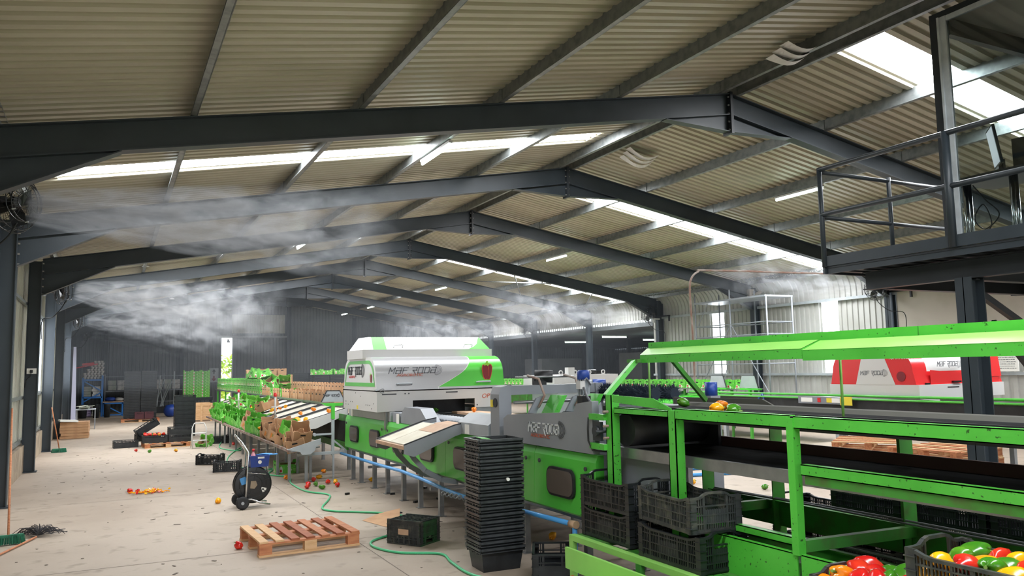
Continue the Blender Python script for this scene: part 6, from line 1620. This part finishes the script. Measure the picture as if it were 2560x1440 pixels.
# ---------------------------------------------------------------- mist blown by the fans
def mist_mat(name, L_, r0_, k_, dens, sx, tilt=0, cut=(.44, .66), pw=1.3):
    m = bpy.data.materials.new(name); m.use_nodes = True; nt = m.node_tree
    nt.nodes.remove(nt.nodes['Principled BSDF'])
    N = nt.nodes.new; K = nt.links.new
    def math_(op, a, b=None, c=None, clamp=False):
        n = N('ShaderNodeMath'); n.operation = op; n.use_clamp = clamp
        for i, v in enumerate((a, b, c)):
            if v is None: continue
            if isinstance(v, (int, float)): n.inputs[i].default_value = v
            else: K(v, n.inputs[i])
        return n.outputs[0]
    tc = N('ShaderNodeTexCoord'); sp = N('ShaderNodeSeparateXYZ'); K(tc.outputs['Object'], sp.inputs[0])
    X, Y, Z = sp.outputs
    u = math_('DIVIDE', X, L_)
    rad = math_('POWER', math_('ADD', math_('MULTIPLY', Y, Y), math_('MULTIPLY', Z, Z)), .5)
    rr_ = math_('DIVIDE', rad, math_('ADD', math_('MULTIPLY', X, k_), r0_))
    base = math_('POWER', math_('SUBTRACT', 1, rr_, clamp=True), .7)
    fade = math_('POWER', math_('SUBTRACT', 1, u, clamp=True), pw)
    start = math_('MULTIPLY', u, 40, clamp=True)
    # streaks: direction from the nozzle, stretched along x
    cb = N('ShaderNodeCombineXYZ')
    den = math_('ADD', math_('MULTIPLY', X, k_), r0_)
    K(math_('MULTIPLY', X, sx), cb.inputs[0]); K(math_('DIVIDE', Y, den), cb.inputs[1]); K(math_('DIVIDE', Z, den), cb.inputs[2])
    n1 = N('ShaderNodeTexNoise'); n1.inputs['Scale'].default_value = 2.9; n1.inputs['Detail'].default_value = 5; n1.inputs['Roughness'].default_value = .62; n1.inputs['Distortion'].default_value = .5
    K(cb.outputs[0], n1.inputs['Vector'])
    mr = N('ShaderNodeMapRange'); mr.interpolation_type = 'SMOOTHSTEP'; mr.inputs['From Min'].default_value = cut[0]; mr.inputs['From Max'].default_value = cut[1]; mr.inputs['To Min'].default_value = .05
    K(n1.outputs['Fac'], mr.inputs['Value'])
    d = math_('MULTIPLY', math_('MULTIPLY', math_('MULTIPLY', base, fade), math_('MULTIPLY', start, mr.outputs[0])), dens)
    vs = N('ShaderNodeVolumeScatter'); vs.inputs['Color'].default_value = (.93, .96, 1, 1); vs.inputs['Anisotropy'].default_value = .35
    K(d, vs.inputs['Density']); K(vs.outputs[0], nt.nodes['Material Output'].inputs['Volume'])
    return m
def mist(loc, dirv, L_, r0_, k_, dens, label, sx=.8, pw=2.0, cut=(.46, .62)):
    mb = MB(); R0 = r0_+.02; R1 = r0_+k_*L_; n = 18
    mb.smooth = True; mb.lathe([(0,0),(R0,0),(R1,L_),(0,L_)], (0,0,0), n, 'x')
    me_mat = mist_mat('mist', L_, r0_, k_, dens, sx, pw=pw, cut=cut)
    o = build(mb, 'mist_plume', me_mat, None, local=True)
    o.location = loc; d = Vector(dirv).normalized()
    o.rotation_euler = d.to_track_quat('X', 'Z').to_euler()
    return setp(o, label, 'mist', 'mist plumes blown by the fans')
mist((-.84, FY[1]+.62, 3.72), (1, -.05, -.03), 4.4, .20, .13, 26.0, 'white mist plume from the first fan')
mist((-.74, FY[3]+.80, 3.78), (1, .05, -.13), 4.7, .22, .19, 14.0, 'dense white mist plume from the second aisle fan', pw=1.5)
mist((-.74, FY[5]+.80, 3.75), (1, .0, -.08), 5.0, .22, .18, 6.0, 'white mist plume from the third aisle fan', pw=1.5)
mist((-.74, FY[7]+.80, 3.75), (1, -.1, -.08), 5.5, .22, .17, 3.0, 'faint mist plume from the last aisle fan', pw=1.0)
mist((17.6, FY[2]+.05, 3.84), (-1, .2, .05), 5.0, .22, .16, 2.2, 'thin mist drifting from the first windowed-wall fan')
mist((17.6, FY[4]+.05, 3.82), (-1, .1, .0), 6.5, .22, .18, 1.8, 'thin mist drifting from the second windowed-wall fan', pw=1.0)
mist((17.6, FY[6]+.05, 3.82), (-1, 0, -.05), 7.0, .22, .18, 2.0, 'thin mist drifting from the last windowed-wall fan', pw=1.0)
# thin settled mist hanging in the back half of the hall
hz = bpy.data.materials.new('settled_mist'); hz.use_nodes = True; nt = hz.node_tree; nt.nodes.remove(nt.nodes['Principled BSDF'])
vs = nt.nodes.new('ShaderNodeVolumeScatter'); vs.inputs['Color'].default_value = (.86, .92, 1, 1); vs.inputs['Density'].default_value = .0042; vs.inputs['Anisotropy'].default_value = .2
nt.links.new(vs.outputs[0], nt.nodes['Material Output'].inputs['Volume'])
mb = MB(); mb.box(WL+.15, WR-.3, 17, YF-.45, 1.5, 4.25); o = build(mb, 'settled_mist', hz, None, local=True)
setp(o, 'thin bluish mist hanging in the back half of the hall', 'mist', kind='stuff')
